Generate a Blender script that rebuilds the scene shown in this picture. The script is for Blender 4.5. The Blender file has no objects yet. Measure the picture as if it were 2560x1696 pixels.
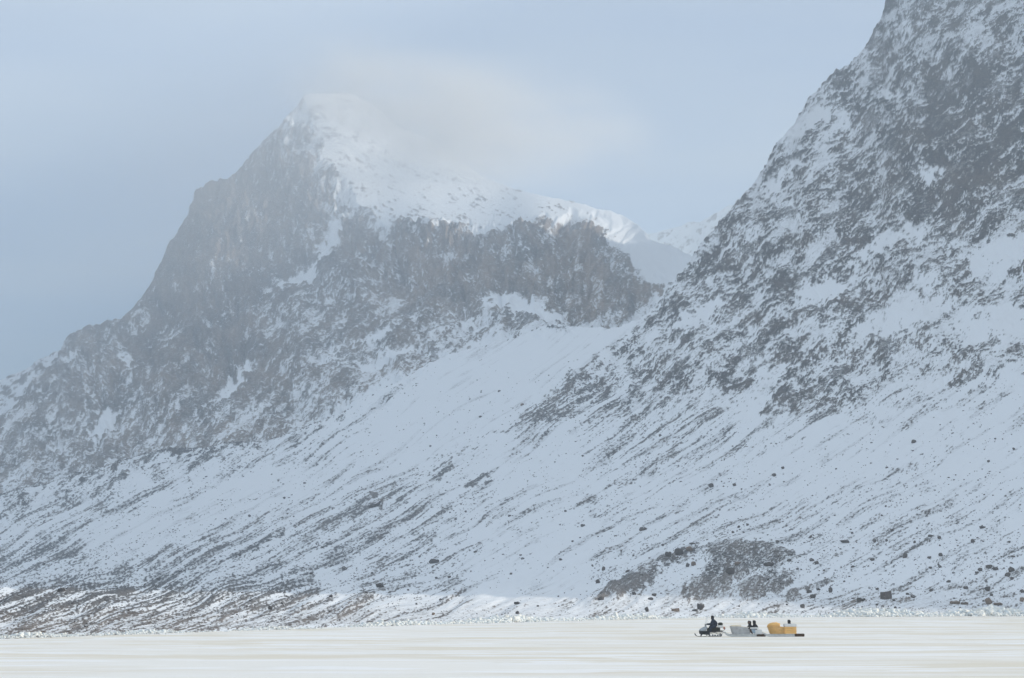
import bpy, bmesh, math, random, time
import numpy as np
from mathutils import Vector, Matrix, noise as mnoise

T0 = time.time()
scene = bpy.context.scene
col = scene.collection
R = math.radians

# ------------------------------------------------------------------ camera
F = 7111.0                 # focal length in photo pixels (2560 wide): a 100 mm lens
CAM_Z = 3.0
PITCH = math.atan((1506 - 848) / F)
CP, SP = math.cos(PITCH), math.sin(PITCH)
cam_d = bpy.data.cameras.new('camera')
cam_d.lens = 100.0
cam_d.sensor_width = 36.0
cam_d.clip_start = 1.0
cam_d.clip_end = 60000.0
cam = bpy.data.objects.new('camera', cam_d)
cam.location = (0, 0, CAM_Z)
cam.rotation_euler = (math.pi / 2 + PITCH, 0, 0)
col.objects.link(cam)
scene.camera = cam

# ------------------------------------------------------------------ light
SUN_AZ = R(74)             # measured from the view direction (+Y) towards the right (+X)
SUN_EL = R(18)
sun_d = bpy.data.lights.new('sun', 'SUN')
sun_d.energy = 4.9
sun_d.angle = R(5.0)         # softened by thin cloud
sun_d.color = (1.0, 0.90, 0.76)
sun = bpy.data.objects.new('sun', sun_d)
sdir = Vector((math.cos(SUN_EL) * math.sin(SUN_AZ), math.cos(SUN_EL) * math.cos(SUN_AZ), math.sin(SUN_EL)))
sun.rotation_euler = sdir.to_track_quat('Z', 'Y').to_euler()
col.objects.link(sun)

world = bpy.data.worlds.new('World')
scene.world = world
world.use_nodes = True
wn, wl = world.node_tree.nodes, world.node_tree.links
wn.clear()
w_out = wn.new('ShaderNodeOutputWorld')
w_bg = wn.new('ShaderNodeBackground')
w_bg.inputs['Strength'].default_value = 0.10
w_sky = wn.new('ShaderNodeTexSky')
w_sky.sky_type = 'NISHITA'
w_sky.sun_disc = False
w_sky.sun_elevation = SUN_EL
w_sky.sun_rotation = SUN_AZ
w_sky.altitude = 50
w_sky.air_density = 1.0
w_sky.dust_density = 0.6
w_sky.ozone_density = 2.0
# thin cloud deck: noise on a plane overhead, so it closes up towards the zenith all round the sky
w_tc = wn.new('ShaderNodeTexCoord')
w_sep = wn.new('ShaderNodeSeparateXYZ')
wl.new(w_tc.outputs['Generated'], w_sep.inputs[0])
w_z = wn.new('ShaderNodeMath'); w_z.operation = 'MAXIMUM'; w_z.inputs[1].default_value = 0.03
wl.new(w_sep.outputs['Z'], w_z.inputs[0])
w_dx = wn.new('ShaderNodeMath'); w_dx.operation = 'DIVIDE'
w_dy = wn.new('ShaderNodeMath'); w_dy.operation = 'DIVIDE'
wl.new(w_sep.outputs['X'], w_dx.inputs[0]); wl.new(w_z.outputs[0], w_dx.inputs[1])
wl.new(w_sep.outputs['Y'], w_dy.inputs[0]); wl.new(w_z.outputs[0], w_dy.inputs[1])
w_cmb = wn.new('ShaderNodeCombineXYZ')
wl.new(w_dx.outputs[0], w_cmb.inputs[0]); wl.new(w_dy.outputs[0], w_cmb.inputs[1])
w_noi = wn.new('ShaderNodeTexNoise')
w_noi.inputs['Scale'].default_value = 0.45
w_noi.inputs['Detail'].default_value = 4.0
w_noi.inputs['Roughness'].default_value = 0.45
wl.new(w_cmb.outputs[0], w_noi.inputs['Vector'])
w_add = wn.new('ShaderNodeMath'); w_add.operation = 'MULTIPLY_ADD'
w_add.inputs[1].default_value = 2.6
wl.new(w_sep.outputs['Z'], w_add.inputs[0]); wl.new(w_noi.outputs['Fac'], w_add.inputs[2])
w_ramp = wn.new('ShaderNodeMapRange'); w_ramp.interpolation_type = 'SMOOTHSTEP'
w_ramp.inputs['From Min'].default_value = 0.68
w_ramp.inputs['From Max'].default_value = 1.30
w_ramp.inputs['To Max'].default_value = 0.85
wl.new(w_add.outputs[0], w_ramp.inputs['Value'])
w_mix = wn.new('ShaderNodeMix'); w_mix.data_type = 'RGBA'
wl.new(w_ramp.outputs['Result'], w_mix.inputs[0])
w_mul = wn.new('ShaderNodeMix'); w_mul.data_type = 'RGBA'; w_mul.blend_type = 'MULTIPLY'; w_mul.inputs[0].default_value = 1.0
wl.new(w_sky.outputs[0], w_mul.inputs[6]); w_mul.inputs[7].default_value = (0.72, 0.90, 1.32, 1)
wl.new(w_mul.outputs[2], w_mix.inputs[6])
w_mix.inputs[7].default_value = (5.8, 6.32, 6.7, 1)     # grey cloud, same scale as the sky texture
wl.new(w_mix.outputs[2], w_bg.inputs['Color'])
wl.new(w_bg.outputs[0], w_out.inputs['Surface'])

scene.view_settings.view_transform = 'Standard'
scene.view_settings.look = 'None'
scene.view_settings.exposure = 0.28
scene.view_settings.gamma = 1.0
scene.render.engine = 'CYCLES'
cy = scene.cycles
cy.use_denoising = True
try:
    cy.denoiser = 'OPENIMAGEDENOISE'
    cy.denoising_input_passes = 'RGB_ALBEDO_NORMAL'
except Exception:
    pass
cy.max_bounces = 6
cy.diffuse_bounces = 3
cy.volume_bounces = 1
cy.transparent_max_bounces = 8
cy.use_adaptive_sampling = True
cy.adaptive_threshold = 0.01


# ------------------------------------------------------------------ helpers
def ray_xyz(px, py, D):
    """world point at horizontal distance D (along +Y) seen at photo pixel px, py"""
    r = (px - 1280.0) / F
    u = (848.0 - py) / F
    dy = CP - u * SP
    dz = SP + u * CP
    t = D / dy
    return r * t, D + 0 * t, CAM_Z + dz * t

def py_of(D, z):
    """photo row of a point at distance D, height z"""
    tt = (z - CAM_Z) / D
    u = (tt * CP - SP) / (CP + tt * SP)
    return 848.0 - u * F

_M = np.uint32(0xFFFFFFFF)
def _hash(ix, iy, seed):
    h = (ix.astype(np.uint32) * np.uint32(374761393)) ^ (iy.astype(np.uint32) * np.uint32(668265263)) ^ np.uint32((seed * 2246822519) & 0xFFFFFFFF)
    h = (h ^ (h >> np.uint32(13))) * np.uint32(1274126177)
    h = (h ^ (h >> np.uint32(16))) * np.uint32(2246822519)
    return h ^ (h >> np.uint32(15))

def perlin(x, y, seed=0):
    x = np.asarray(x, np.float32); y = np.asarray(y, np.float32)
    xi = np.floor(x); yi = np.floor(y)
    fx = x - xi; fy = y - yi
    xi = xi.astype(np.int64) & 0xFFFFFFFF; yi = yi.astype(np.int64) & 0xFFFFFFFF
    def g(dx, dy):
        a = _hash((xi + dx) & 0xFFFFFFFF, (yi + dy) & 0xFFFFFFFF, seed).astype(np.float32) * np.float32(2 * math.pi / 4294967296.0)
        return np.cos(a) * (fx - dx) + np.sin(a) * (fy - dy)
    u = fx * fx * fx * (fx * (fx * 6 - 15) + 10)
    v = fy * fy * fy * (fy * (fy * 6 - 15) + 10)
    a = g(0, 0); b = g(1, 0); c = g(0, 1); d = g(1, 1)
    return ((a + u * (b - a)) * (1 - v) + (c + u * (d - c)) * v) * np.float32(1.5)

def fbm(x, y, octs=4, seed=0, gain=0.5):
    s = 0; a = 1.0; n = 0
    for o in range(octs):
        s = s + a * perlin(x * (2 ** o), y * (2 ** o), seed + 17 * o)
        n += a * a; a *= gain
    return s / (0.42 * math.sqrt(n))          # about unit spread

def aniso(x, y, deg, L, elong, octs=3, seed=0, gain=0.5):
    c, s = math.cos(R(deg)), math.sin(R(deg))
    u = x * c - y * s
    v = x * s + y * c
    return fbm(u / (L * elong), v / L, octs, seed, gain)

def ridged(x, y, deg, L, elong, octs, seed, gain=0.55):
    """sharp crest lines along direction deg, about unit spread"""
    c, s = math.cos(R(deg)), math.sin(R(deg))
    u = (x * c - y * s) / (L * elong); v = (x * s + y * c) / L
    t = 0; a = 1.0; n = 0
    for o in range(octs):
        t = t + a * (np.abs(perlin(u * 2 ** o, v * 2 ** o, seed + 13 * o)) * 3.4 - 1.0)
        n += a * a; a *= gain
    return t / (0.85 * math.sqrt(n))

def rock_noise(X, Y, ang, seed):
    """broken bedrock: gullies down the face, ledges across it, blocks and grit; low where rock stands out"""
    wx = X + 4.5 * fbm(X / 70, Y / 70, 2, seed + 1) + 0.8 * fbm(X / 13, Y / 13, 2, seed + 2)
    wy = Y + 4.5 * fbm(X / 70, Y / 70, 2, seed + 3) + 0.8 * fbm(X / 13, Y / 13, 2, seed + 4)
    big = 0.85 * aniso(wx, wy, ang + 4, 30, 3.6, 3, seed + 5, 0.6) + 0.45 * fbm(wx / 80, wy / 65, 2, seed + 12)
    gul = -ridged(wx, wy, ang + 12, 40, 2.6, 3, seed + 6)
    led = -ridged(wx, wy, ang - 12, 17, 2.8, 3, seed + 7)
    blk = 0.62 * aniso(wx, wy, ang + 3, 9.0, 2.8, 3, seed + 8, 0.75) + 0.62 * aniso(wx, wy, ang - 10, 6.0, 2.2, 2, seed + 11, 0.8)
    grit = fbm(X / 4.6, Y / 4.2, 2, seed + 9, 0.8)
    calm = sstep(-0.9, 1.0, fbm(X / 80, Y / 70, 2, seed + 10))            # some faces are massive, some shattered
    return (0.56 * big + 0.16 * gul + 0.26 * led + (0.52 + 0.34 * calm) * blk + (0.24 + 0.26 * calm) * grit) / 1.04

def sstep(a, b, x):
    t = np.clip((x - a) / (b - a), 0, 1)
    return t * t * (3 - 2 * t)

def cub(xk, yk, x):
    """smooth monotone-ish cubic through (xk, yk); yk may be 2-D (columns)"""
    xk = np.asarray(xk, float); yk = np.asarray(yk, float); x = np.asarray(x, float)
    d = np.diff(yk, axis=0) / np.diff(xk).reshape((-1,) + (1,) * (yk.ndim - 1))
    m = np.empty_like(yk)
    m[0] = d[0]; m[-1] = d[-1]
    m[1:-1] = np.where(d[:-1] * d[1:] > 0, 2 * d[:-1] * d[1:] / np.where(np.abs(d[:-1] + d[1:]) < 1e-12, 1, d[:-1] + d[1:]), 0)
    i = np.clip(np.searchsorted(xk, x) - 1, 0, len(xk) - 2)
    h = (xk[i + 1] - xk[i]); t = np.clip((x - xk[i]) / h, 0, 1)
    sh = (-1,) + (1,) * (yk.ndim - 1)
    h = h.reshape(sh) if yk.ndim > 1 else h
    t = t.reshape(sh) if yk.ndim > 1 else t
    t2, t3 = t * t, t * t * t
    return (2 * t3 - 3 * t2 + 1) * yk[i] + (t3 - 2 * t2 + t) * h * m[i] + (-2 * t3 + 3 * t2) * yk[i + 1] + (t3 - t2) * h * m[i + 1]

class TPS:
    """thin-plate surface through scattered survey points"""
    def __init__(self, pts, vals, lam=1e-4):
        self.p = np.asarray(pts, float) / 1000.0
        n = len(self.p)
        K = self._k(np.linalg.norm(self.p[:, None] - self.p[None], axis=2)) + lam * np.eye(n)
        Pm = np.hstack([np.ones((n, 1)), self.p])
        A = np.block([[K, Pm], [Pm.T, np.zeros((3, 3))]])
        self.w = np.linalg.solve(A, np.concatenate([np.asarray(vals, float), np.zeros(3)]))
    @staticmethod
    def _k(r):
        return np.where(r > 1e-9, r * r * np.log(np.maximum(r, 1e-9)), 0)
    def __call__(self, x, y):
        X = np.asarray(x) / 1000.0; Y = np.asarray(y) / 1000.0
        out = self.w[-3] + self.w[-2] * X + self.w[-1] * Y
        for i, (a, b) in enumerate(self.p):
            out = out + self.w[i] * self._k(np.sqrt((X - a) ** 2 + (Y - b) ** 2))
        return out

def gridmap(x0, dx, y0, dy, rows):
    """bilinear lookup in a coarse survey grid"""
    g = np.asarray(rows, float)
    def f(x, y):
        fx = np.clip((x - x0) / dx, 0, g.shape[1] - 1.001); fy = np.clip((y - y0) / dy, 0, g.shape[0] - 1.001)
        i = fx.astype(int); j = fy.astype(int); a = fx - i; b = fy - j
        a = a * a * (3 - 2 * a); b = b * b * (3 - 2 * b)
        return (g[j, i] * (1 - a) + g[j, i + 1] * a) * (1 - b) + (g[j + 1, i] * (1 - a) + g[j + 1, i + 1] * a) * b
    return f

def polymask(x, y, poly, soft):
    """soft 0..1 mask of a polygon (signed distance to its edges)"""
    p = np.asarray(poly, float); n = len(p)
    inside = np.zeros(x.shape, bool); d2 = np.full(x.shape, 1e18)
    m = 4 * soft
    box = (x > p[:, 0].min() - m) & (x < p[:, 0].max() + m) & (y > p[:, 1].min() - m) & (y < p[:, 1].max() + m)
    out = np.zeros(x.shape)
    if not box.any():
        return out
    X = x[box]; Y = y[box]; ins = np.zeros(X.shape, bool); dd = np.full(X.shape, 1e18)
    for k in range(n):
        ax, ay = p[k]; bx, by = p[(k + 1) % n]
        if ay != by:
            c = ((ay > Y) != (by > Y)) & (X < (bx - ax) * (Y - ay) / (by - ay) + ax)
            ins ^= c
        vx, vy = bx - ax, by - ay
        t = np.clip(((X - ax) * vx + (Y - ay) * vy) / (vx * vx + vy * vy + 1e-9), 0, 1)
        dd = np.minimum(dd, (X - ax - t * vx) ** 2 + (Y - ay - t * vy) ** 2)
    sd = np.sqrt(dd) * np.where(ins, 1, -1)
    out[box] = sstep(-soft, soft, sd)
    return out

def link(o, parent=None):
    col.objects.link(o)
    if parent is not None:
        o.parent = parent
    return o

def tag(o, label=None, cat=None, group=None, kind=None):
    if label: o['label'] = label
    if cat: o['category'] = cat
    if group: o['group'] = group
    if kind: o['kind'] = kind
    return o

def grid_mesh(name, P, attrs, mat, smooth=True):
    """P: (rows, cols, 3)"""
    nr, nc = P.shape[:2]
    me = bpy.data.meshes.new(name)
    nv = nr * nc
    me.vertices.add(nv)
    me.vertices.foreach_set('co', np.ascontiguousarray(P.reshape(-1), np.float32))
    i = np.arange(nv).reshape(nr, nc)
    q = np.stack([i[:-1, :-1], i[:-1, 1:], i[1:, 1:], i[1:, :-1]], axis=-1).reshape(-1, 4)
    nf = len(q)
    me.loops.add(nf * 4)
    me.loops.foreach_set('vertex_index', q.reshape(-1).astype(np.int32))
    me.polygons.add(nf)
    me.polygons.foreach_set('loop_start', np.arange(0, nf * 4, 4, dtype=np.int32))
    me.polygons.foreach_set('loop_total', np.full(nf, 4, np.int32))
    me.polygons.foreach_set('use_smooth', np.full(nf, smooth, bool))
    for k, v in attrs.items():
        a = me.attributes.new(k, 'FLOAT', 'POINT')
        a.data.foreach_set('value', np.ascontiguousarray(v.reshape(-1), np.float32))
    me.materials.append(mat)
    me.update()
    return bpy.data.objects.new(name, me)

# ------------------------------------------------------------------ materials
def new_mat(name):
    m = bpy.data.materials.new(name)
    m.use_nodes = True
    nt = m.node_tree
    b = nt.nodes['Principled BSDF']
    b.inputs['Roughness'].default_value = 0.8
    b.inputs['Specular IOR Level'].default_value = 0.2
    return m, nt.nodes, nt.links, b

def simple(name, c, rough=0.7, var=0.15, scale=6.0, metal=0.0, spec=0.3):
    m, n, l, b = new_mat(name)
    tc = n.new('ShaderNodeTexCoord')
    no = n.new('ShaderNodeTexNoise'); no.inputs['Scale'].default_value = scale; no.inputs['Detail'].default_value = 5
    l.new(tc.outputs['Object'], no.inputs['Vector'])
    rp = n.new('ShaderNodeMapRange'); rp.inputs['From Min'].default_value = 0.3; rp.inputs['From Max'].default_value = 0.7
    rp.inputs['To Min'].default_value = 1 - var; rp.inputs['To Max'].default_value = 1 + var
    l.new(no.outputs['Fac'], rp.inputs['Value'])
    mx = n.new('ShaderNodeVectorMath'); mx.operation = 'SCALE'
    mx.inputs[0].default_value = c[:3]
    l.new(rp.outputs[0], mx.inputs['Scale'])
    l.new(mx.outputs[0], b.inputs['Base Color'])
    b.inputs['Roughness'].default_value = rough
    b.inputs['Metallic'].default_value = metal
    b.inputs['Specular IOR Level'].default_value = spec
    return m

def terrain_mat(name, rock_scale, grain, snow=(0.80, 0.83, 0.87), rock_a=(0.040, 0.044, 0.052), rock_b=(0.20, 0.150, 0.115)):
    m, n, l, b = new_mat(name)
    geo = n.new('ShaderNodeTexCoord')
    ar = n.new('ShaderNodeAttribute'); ar.attribute_name = 'rock'
    at = n.new('ShaderNodeAttribute'); at.attribute_name = 'tint'
    n1 = n.new('ShaderNodeTexNoise'); n1.inputs['Scale'].default_value = rock_scale; n1.inputs['Detail'].default_value = 6; n1.inputs['Roughness'].default_value = 0.6
    l.new(geo.outputs['Object'], n1.inputs['Vector'])
    # fac = tint + noise
    ad = n.new('ShaderNodeMath'); ad.operation = 'MULTIPLY_ADD'; ad.inputs[1].default_value = 0.9
    sub = n.new('ShaderNodeMath'); sub.operation = 'SUBTRACT'; sub.inputs[1].default_value = 0.5
    l.new(n1.outputs['Fac'], sub.inputs[0]); l.new(sub.outputs[0], ad.inputs[0]); l.new(at.outputs['Fac'], ad.inputs[2])
    rc = n.new('ShaderNodeMix'); rc.data_type = 'RGBA'
    rc.inputs[6].default_value = (*rock_a, 1); rc.inputs[7].default_value = (*rock_b, 1)
    l.new(ad.outputs[0], rc.inputs[0])
    mr = n.new('ShaderNodeMapRange')
    mr.inputs['From Min'].default_value = 0.04; mr.inputs['From Max'].default_value = 0.92
    nz = n.new('ShaderNodeMath'); nz.operation = 'MULTIPLY_ADD'
    # broken edge between snow and rock: grit stands out where the cover is thin
    n2 = n.new('ShaderNodeTexNoise'); n2.inputs['Scale'].default_value = grain; n2.inputs['Detail'].default_value = 4; n2.inputs['Roughness'].default_value = 0.75
    l.new(geo.outputs['Object'], n2.inputs['Vector'])
    g2 = n.new('ShaderNodeMath'); g2.operation = 'SUBTRACT'; g2.inputs[1].default_value = 0.5; l.new(n2.outputs['Fac'], g2.inputs[0])
    om = n.new('ShaderNodeMath'); om.operation = 'SUBTRACT'; om.inputs[0].default_value = 1.15; l.new(ar.outputs['Fac'], om.inputs[1])
    k4 = n.new('ShaderNodeMath'); k4.operation = 'MULTIPLY'; l.new(ar.outputs['Fac'], k4.inputs[0]); l.new(om.outputs[0], k4.inputs[1])
    k5 = n.new('ShaderNodeMath'); k5.operation = 'MULTIPLY'; k5.inputs[1].default_value = 13.0; l.new(k4.outputs[0], k5.inputs[0])
    l.new(k5.outputs[0], nz.inputs[1])
    l.new(g2.outputs[0], nz.inputs[0]); l.new(ar.outputs['Fac'], nz.inputs[2])
    l.new(nz.outputs[0], mr.inputs['Value'])
    mx = n.new('ShaderNodeMix'); mx.data_type = 'RGBA'
    mx.inputs[6].default_value = (*snow, 1)
    l.new(mr.outputs[0], mx.inputs[0]); l.new(rc.outputs[2], mx.inputs[7])
    l.new(mx.outputs[2], b.inputs['Base Color'])
    b.inputs['Roughness'].default_value = 0.9
    b.inputs['Specular IOR Level'].default_value = 0.1
    return m

# ------------------------------------------------------------------ the fjord ice
SHORE = ([-900, -300, 0, 400, 860, 1300, 1710, 2100, 2560, 3200, 4200], [1650, 1614, 1598, 1584, 1569, 1556, 1546, 1542.5, 1540.5, 1539, 1538])
def shore_y(x):
    return cub(*SHORE, x)
def shore_D(x):
    return CAM_Z / np.tan(np.arctan((shore_y(x) - 848) / F) - PITCH)

def ice_material():
    m, n, l, b = new_mat('wind_scoured_ice')
    tc = n.new('ShaderNodeTexCoord')
    def noi(scale, detail, rough, sx=1, sy=1, dist=0.0):
        mp = n.new('ShaderNodeMapping'); mp.inputs['Scale'].default_value = (sx, sy, 1)
        mp.inputs['Rotation'].default_value = (0, 0, R(-14))
        l.new(tc.outputs['Object'], mp.inputs['Vector'])
        t = n.new('ShaderNodeTexNoise'); t.inputs['Scale'].default_value = scale
        t.inputs['Detail'].default_value = detail; t.inputs['Roughness'].default_value = rough
        t.inputs['Distortion'].default_value = dist
        l.new(mp.outputs[0], t.inputs['Vector'])
        return t.outputs['Fac']
    def rng(s, a, c, lo=0.0, hi=1.0):
        r = n.new('ShaderNodeMapRange'); r.interpolation_type = 'SMOOTHSTEP'
        r.inputs['From Min'].default_value = a; r.inputs['From Max'].default_value = c
        r.inputs['To Min'].default_value = lo; r.inputs['To Max'].default_value = hi
        l.new(s, r.inputs['Value']); return r.outputs[0]
    def mix(f, c0, c1):
        x = n.new('ShaderNodeMix'); x.data_type = 'RGBA'
        l.new(f, x.inputs[0])
        if isinstance(c0, tuple): x.inputs[6].default_value = (*c0, 1)
        else: l.new(c0, x.inputs[6])
        if isinstance(c1, tuple): x.inputs[7].default_value = (*c1, 1)
        else: l.new(c1, x.inputs[7])
        return x.outputs[2]
    big = rng(noi(0.035, 5, 0.6, 0.8, 1.6), 0.40, 0.60)
    base = mix(big, (0.85, 0.835, 0.80), (0.76, 0.71, 0.61))        # fresh snow over dusty tan snow ice
    drift = rng(noi(0.12, 6, 0.62, 0.55, 1.8, 0.6), 0.51, 0.59)
    base = mix(drift, base, (0.90, 0.90, 0.90))
    dirt = rng(noi(0.22, 7, 0.7, 0.4, 2.4, 0.3), 0.57, 0.72, 0, 0.75)
    base = mix(dirt, base, (0.60, 0.56, 0.49))
    l.new(base, b.inputs['Base Color'])
    b.inputs['Roughness'].default_value = 0.65
    b.inputs['Specular IOR Level'].default_value = 0.15
    bp = n.new('ShaderNodeBump'); bp.inputs['Strength'].default_value = 0.5; bp.inputs['Distance'].default_value = 0.12
    l.new(noi(0.5, 6, 0.65, 0.5, 1.6), bp.inputs['Height'])
    l.new(bp.outputs[0], b.inputs['Normal'])
    return m

def build_ice():
    ys = np.concatenate([[-1350, -400, 40], np.linspace(110, 760, 420), np.geomspace(790, 9400, 30)])
    a = np.concatenate([[-5600, -900], np.linspace(-150, 150, 260), [900, 5600]])
    X, Y = np.meshgrid(a, ys)
    Z = 0.035 * fbm(X / 14, Y / 9, 4, 5, 0.55)
    near = sstep(100, 130, Y) * (1 - sstep(700, 760, Y)) * (1 - sstep(120, 150, np.abs(X)))
    # flatten where the sleds stand
    flat = np.exp(-(((X - 21) / 14) ** 2 + ((Y - 251) / 9) ** 2))
    Z = Z * near * (1 - np.clip(flat * 1.4, 0, 1)) - 0.0
    Z = np.where(near > 0, Z, 0)
    P = np.stack([X, Y, Z], -1)
    o = grid_mesh('ice', P, {}, ice_material())
    tag(o, 'wide flat sea ice with wind scoured cream and white snow', kind='structure')
    link(o)
build_ice()

# ------------------------------------------------------------------ near slope and right-hand mountain
XK = [-300, 0, 400, 900, 1300, 1700, 2100, 2560, 3200, 4200]  # last two columns: unseen headland, shaped steep and close to shade the foreland
YK = [1450, 1400, 1200, 1000, 800, 600, 300, 0, -400]
DT = [[1700, 1550, 1300, 1050, 900, 790, 730, 690, 668, 655],
      [2100, 1850, 1500, 1180, 990, 850, 770, 720, 673, 657],
      [2700, 2350, 1950, 1600, 1350, 1120, 960, 850, 700, 664],
      [3100, 2700, 2250, 1900, 1620, 1350, 1150, 980, 730, 671],
      [3300, 2950, 2550, 2200, 1900, 1600, 1360, 1150, 770, 679],
      [3600, 3250, 2850, 2500, 2150, 1850, 1600, 1340, 820, 688],
      [4000, 3650, 3250, 2850, 2750, 2550, 2280, 1900, 950, 704],
      [4400, 4000, 3600, 3400, 3300, 3200, 3000, 2600, 1150, 722],
      [5000, 4600, 4200, 4000, 4000, 3950, 3850, 3400, 1400, 752]]
T1 = ([-900, -100, 400, 700, 900, 1100, 1300, 1400, 1480, 1540, 1590, 1623, 1655, 1679, 1700, 1745, 1776, 1826, 1847, 1910, 1950, 1986, 1992, 2057, 2128, 2173, 2187, 2204, 2214, 2260, 2330, 2460, 2700, 3200, 4200],
      [1300, 1250, 1130, 1090, 1000, 900, 835, 815, 818, 810, 800, 776, 738, 706, 683, 628, 592, 535, 508, 411, 352, 308, 289, 201, 154, 98, 69, 40, -2, -110, -220, -330, -420, -560, -700])

COV1 = gridmap(80, 160, 53, 106, [
    [.6] * 14 + [.58, .5],
    [.6] * 13 + [.55, .68, .6],
    [.5] * 12 + [.42, .62, .86, .75],
    [.5] * 12 + [.48, .58, .90, .78],
    [.55] * 11 + [.5, .50, .62, .78, .55],
    [.5] * 11 + [.5, .52, .66, .58, .55],
    [.6] * 10 + [.62, .55, .56, .62, .45, .50],
    [.5] * 9 + [.5, .52, .55, .58, .50, .36, .38],
    [.1] * 7 + [.05, .2, .5, .55, .55, .54, .48, .42, .40],
    [.5] * 5 + [.2, .06, .04, .22, .5, .42, .32, .42, .34, .20, .16],
    [.6, .6, .55, .5, .3, .12, .08, .06, .10, .22, .16, .14, .06, .04, .05, .05],
    [.42, .38, .22, .12, .08, .12, .14, .12, .06, .07, .08, .07, .06, .08, .08, .06],
    [.24, .16, .08, .12, .15, .20, .16, .10, .09, .08, .07, .10, .10, .10, .08, .08],
    [.30, .34, .28, .28, .26, .28, .22, .14, .08, .16, .16, .20, .10, .09, .11, .12],
    [.36, .38, .36, .34, .30, .24, .14, .08, .08, .14, .14, .14, .12, .10, .10, .12],
    [.38, .38, .36, .32, .28, .20, .10, .08, .08, .10, .10, .10, .10, .10, .10, .10]])

MOUND = [(1478, 1512), (1505, 1478), (1560, 1448), (1640, 1405), (1700, 1378), (1780, 1362), (1860, 1354), (1930, 1362), (1985, 1385), (2000, 1420), (1985, 1460), (1950, 1500), (1880, 1515), (1700, 1512), (1580, 1512)]

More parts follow.
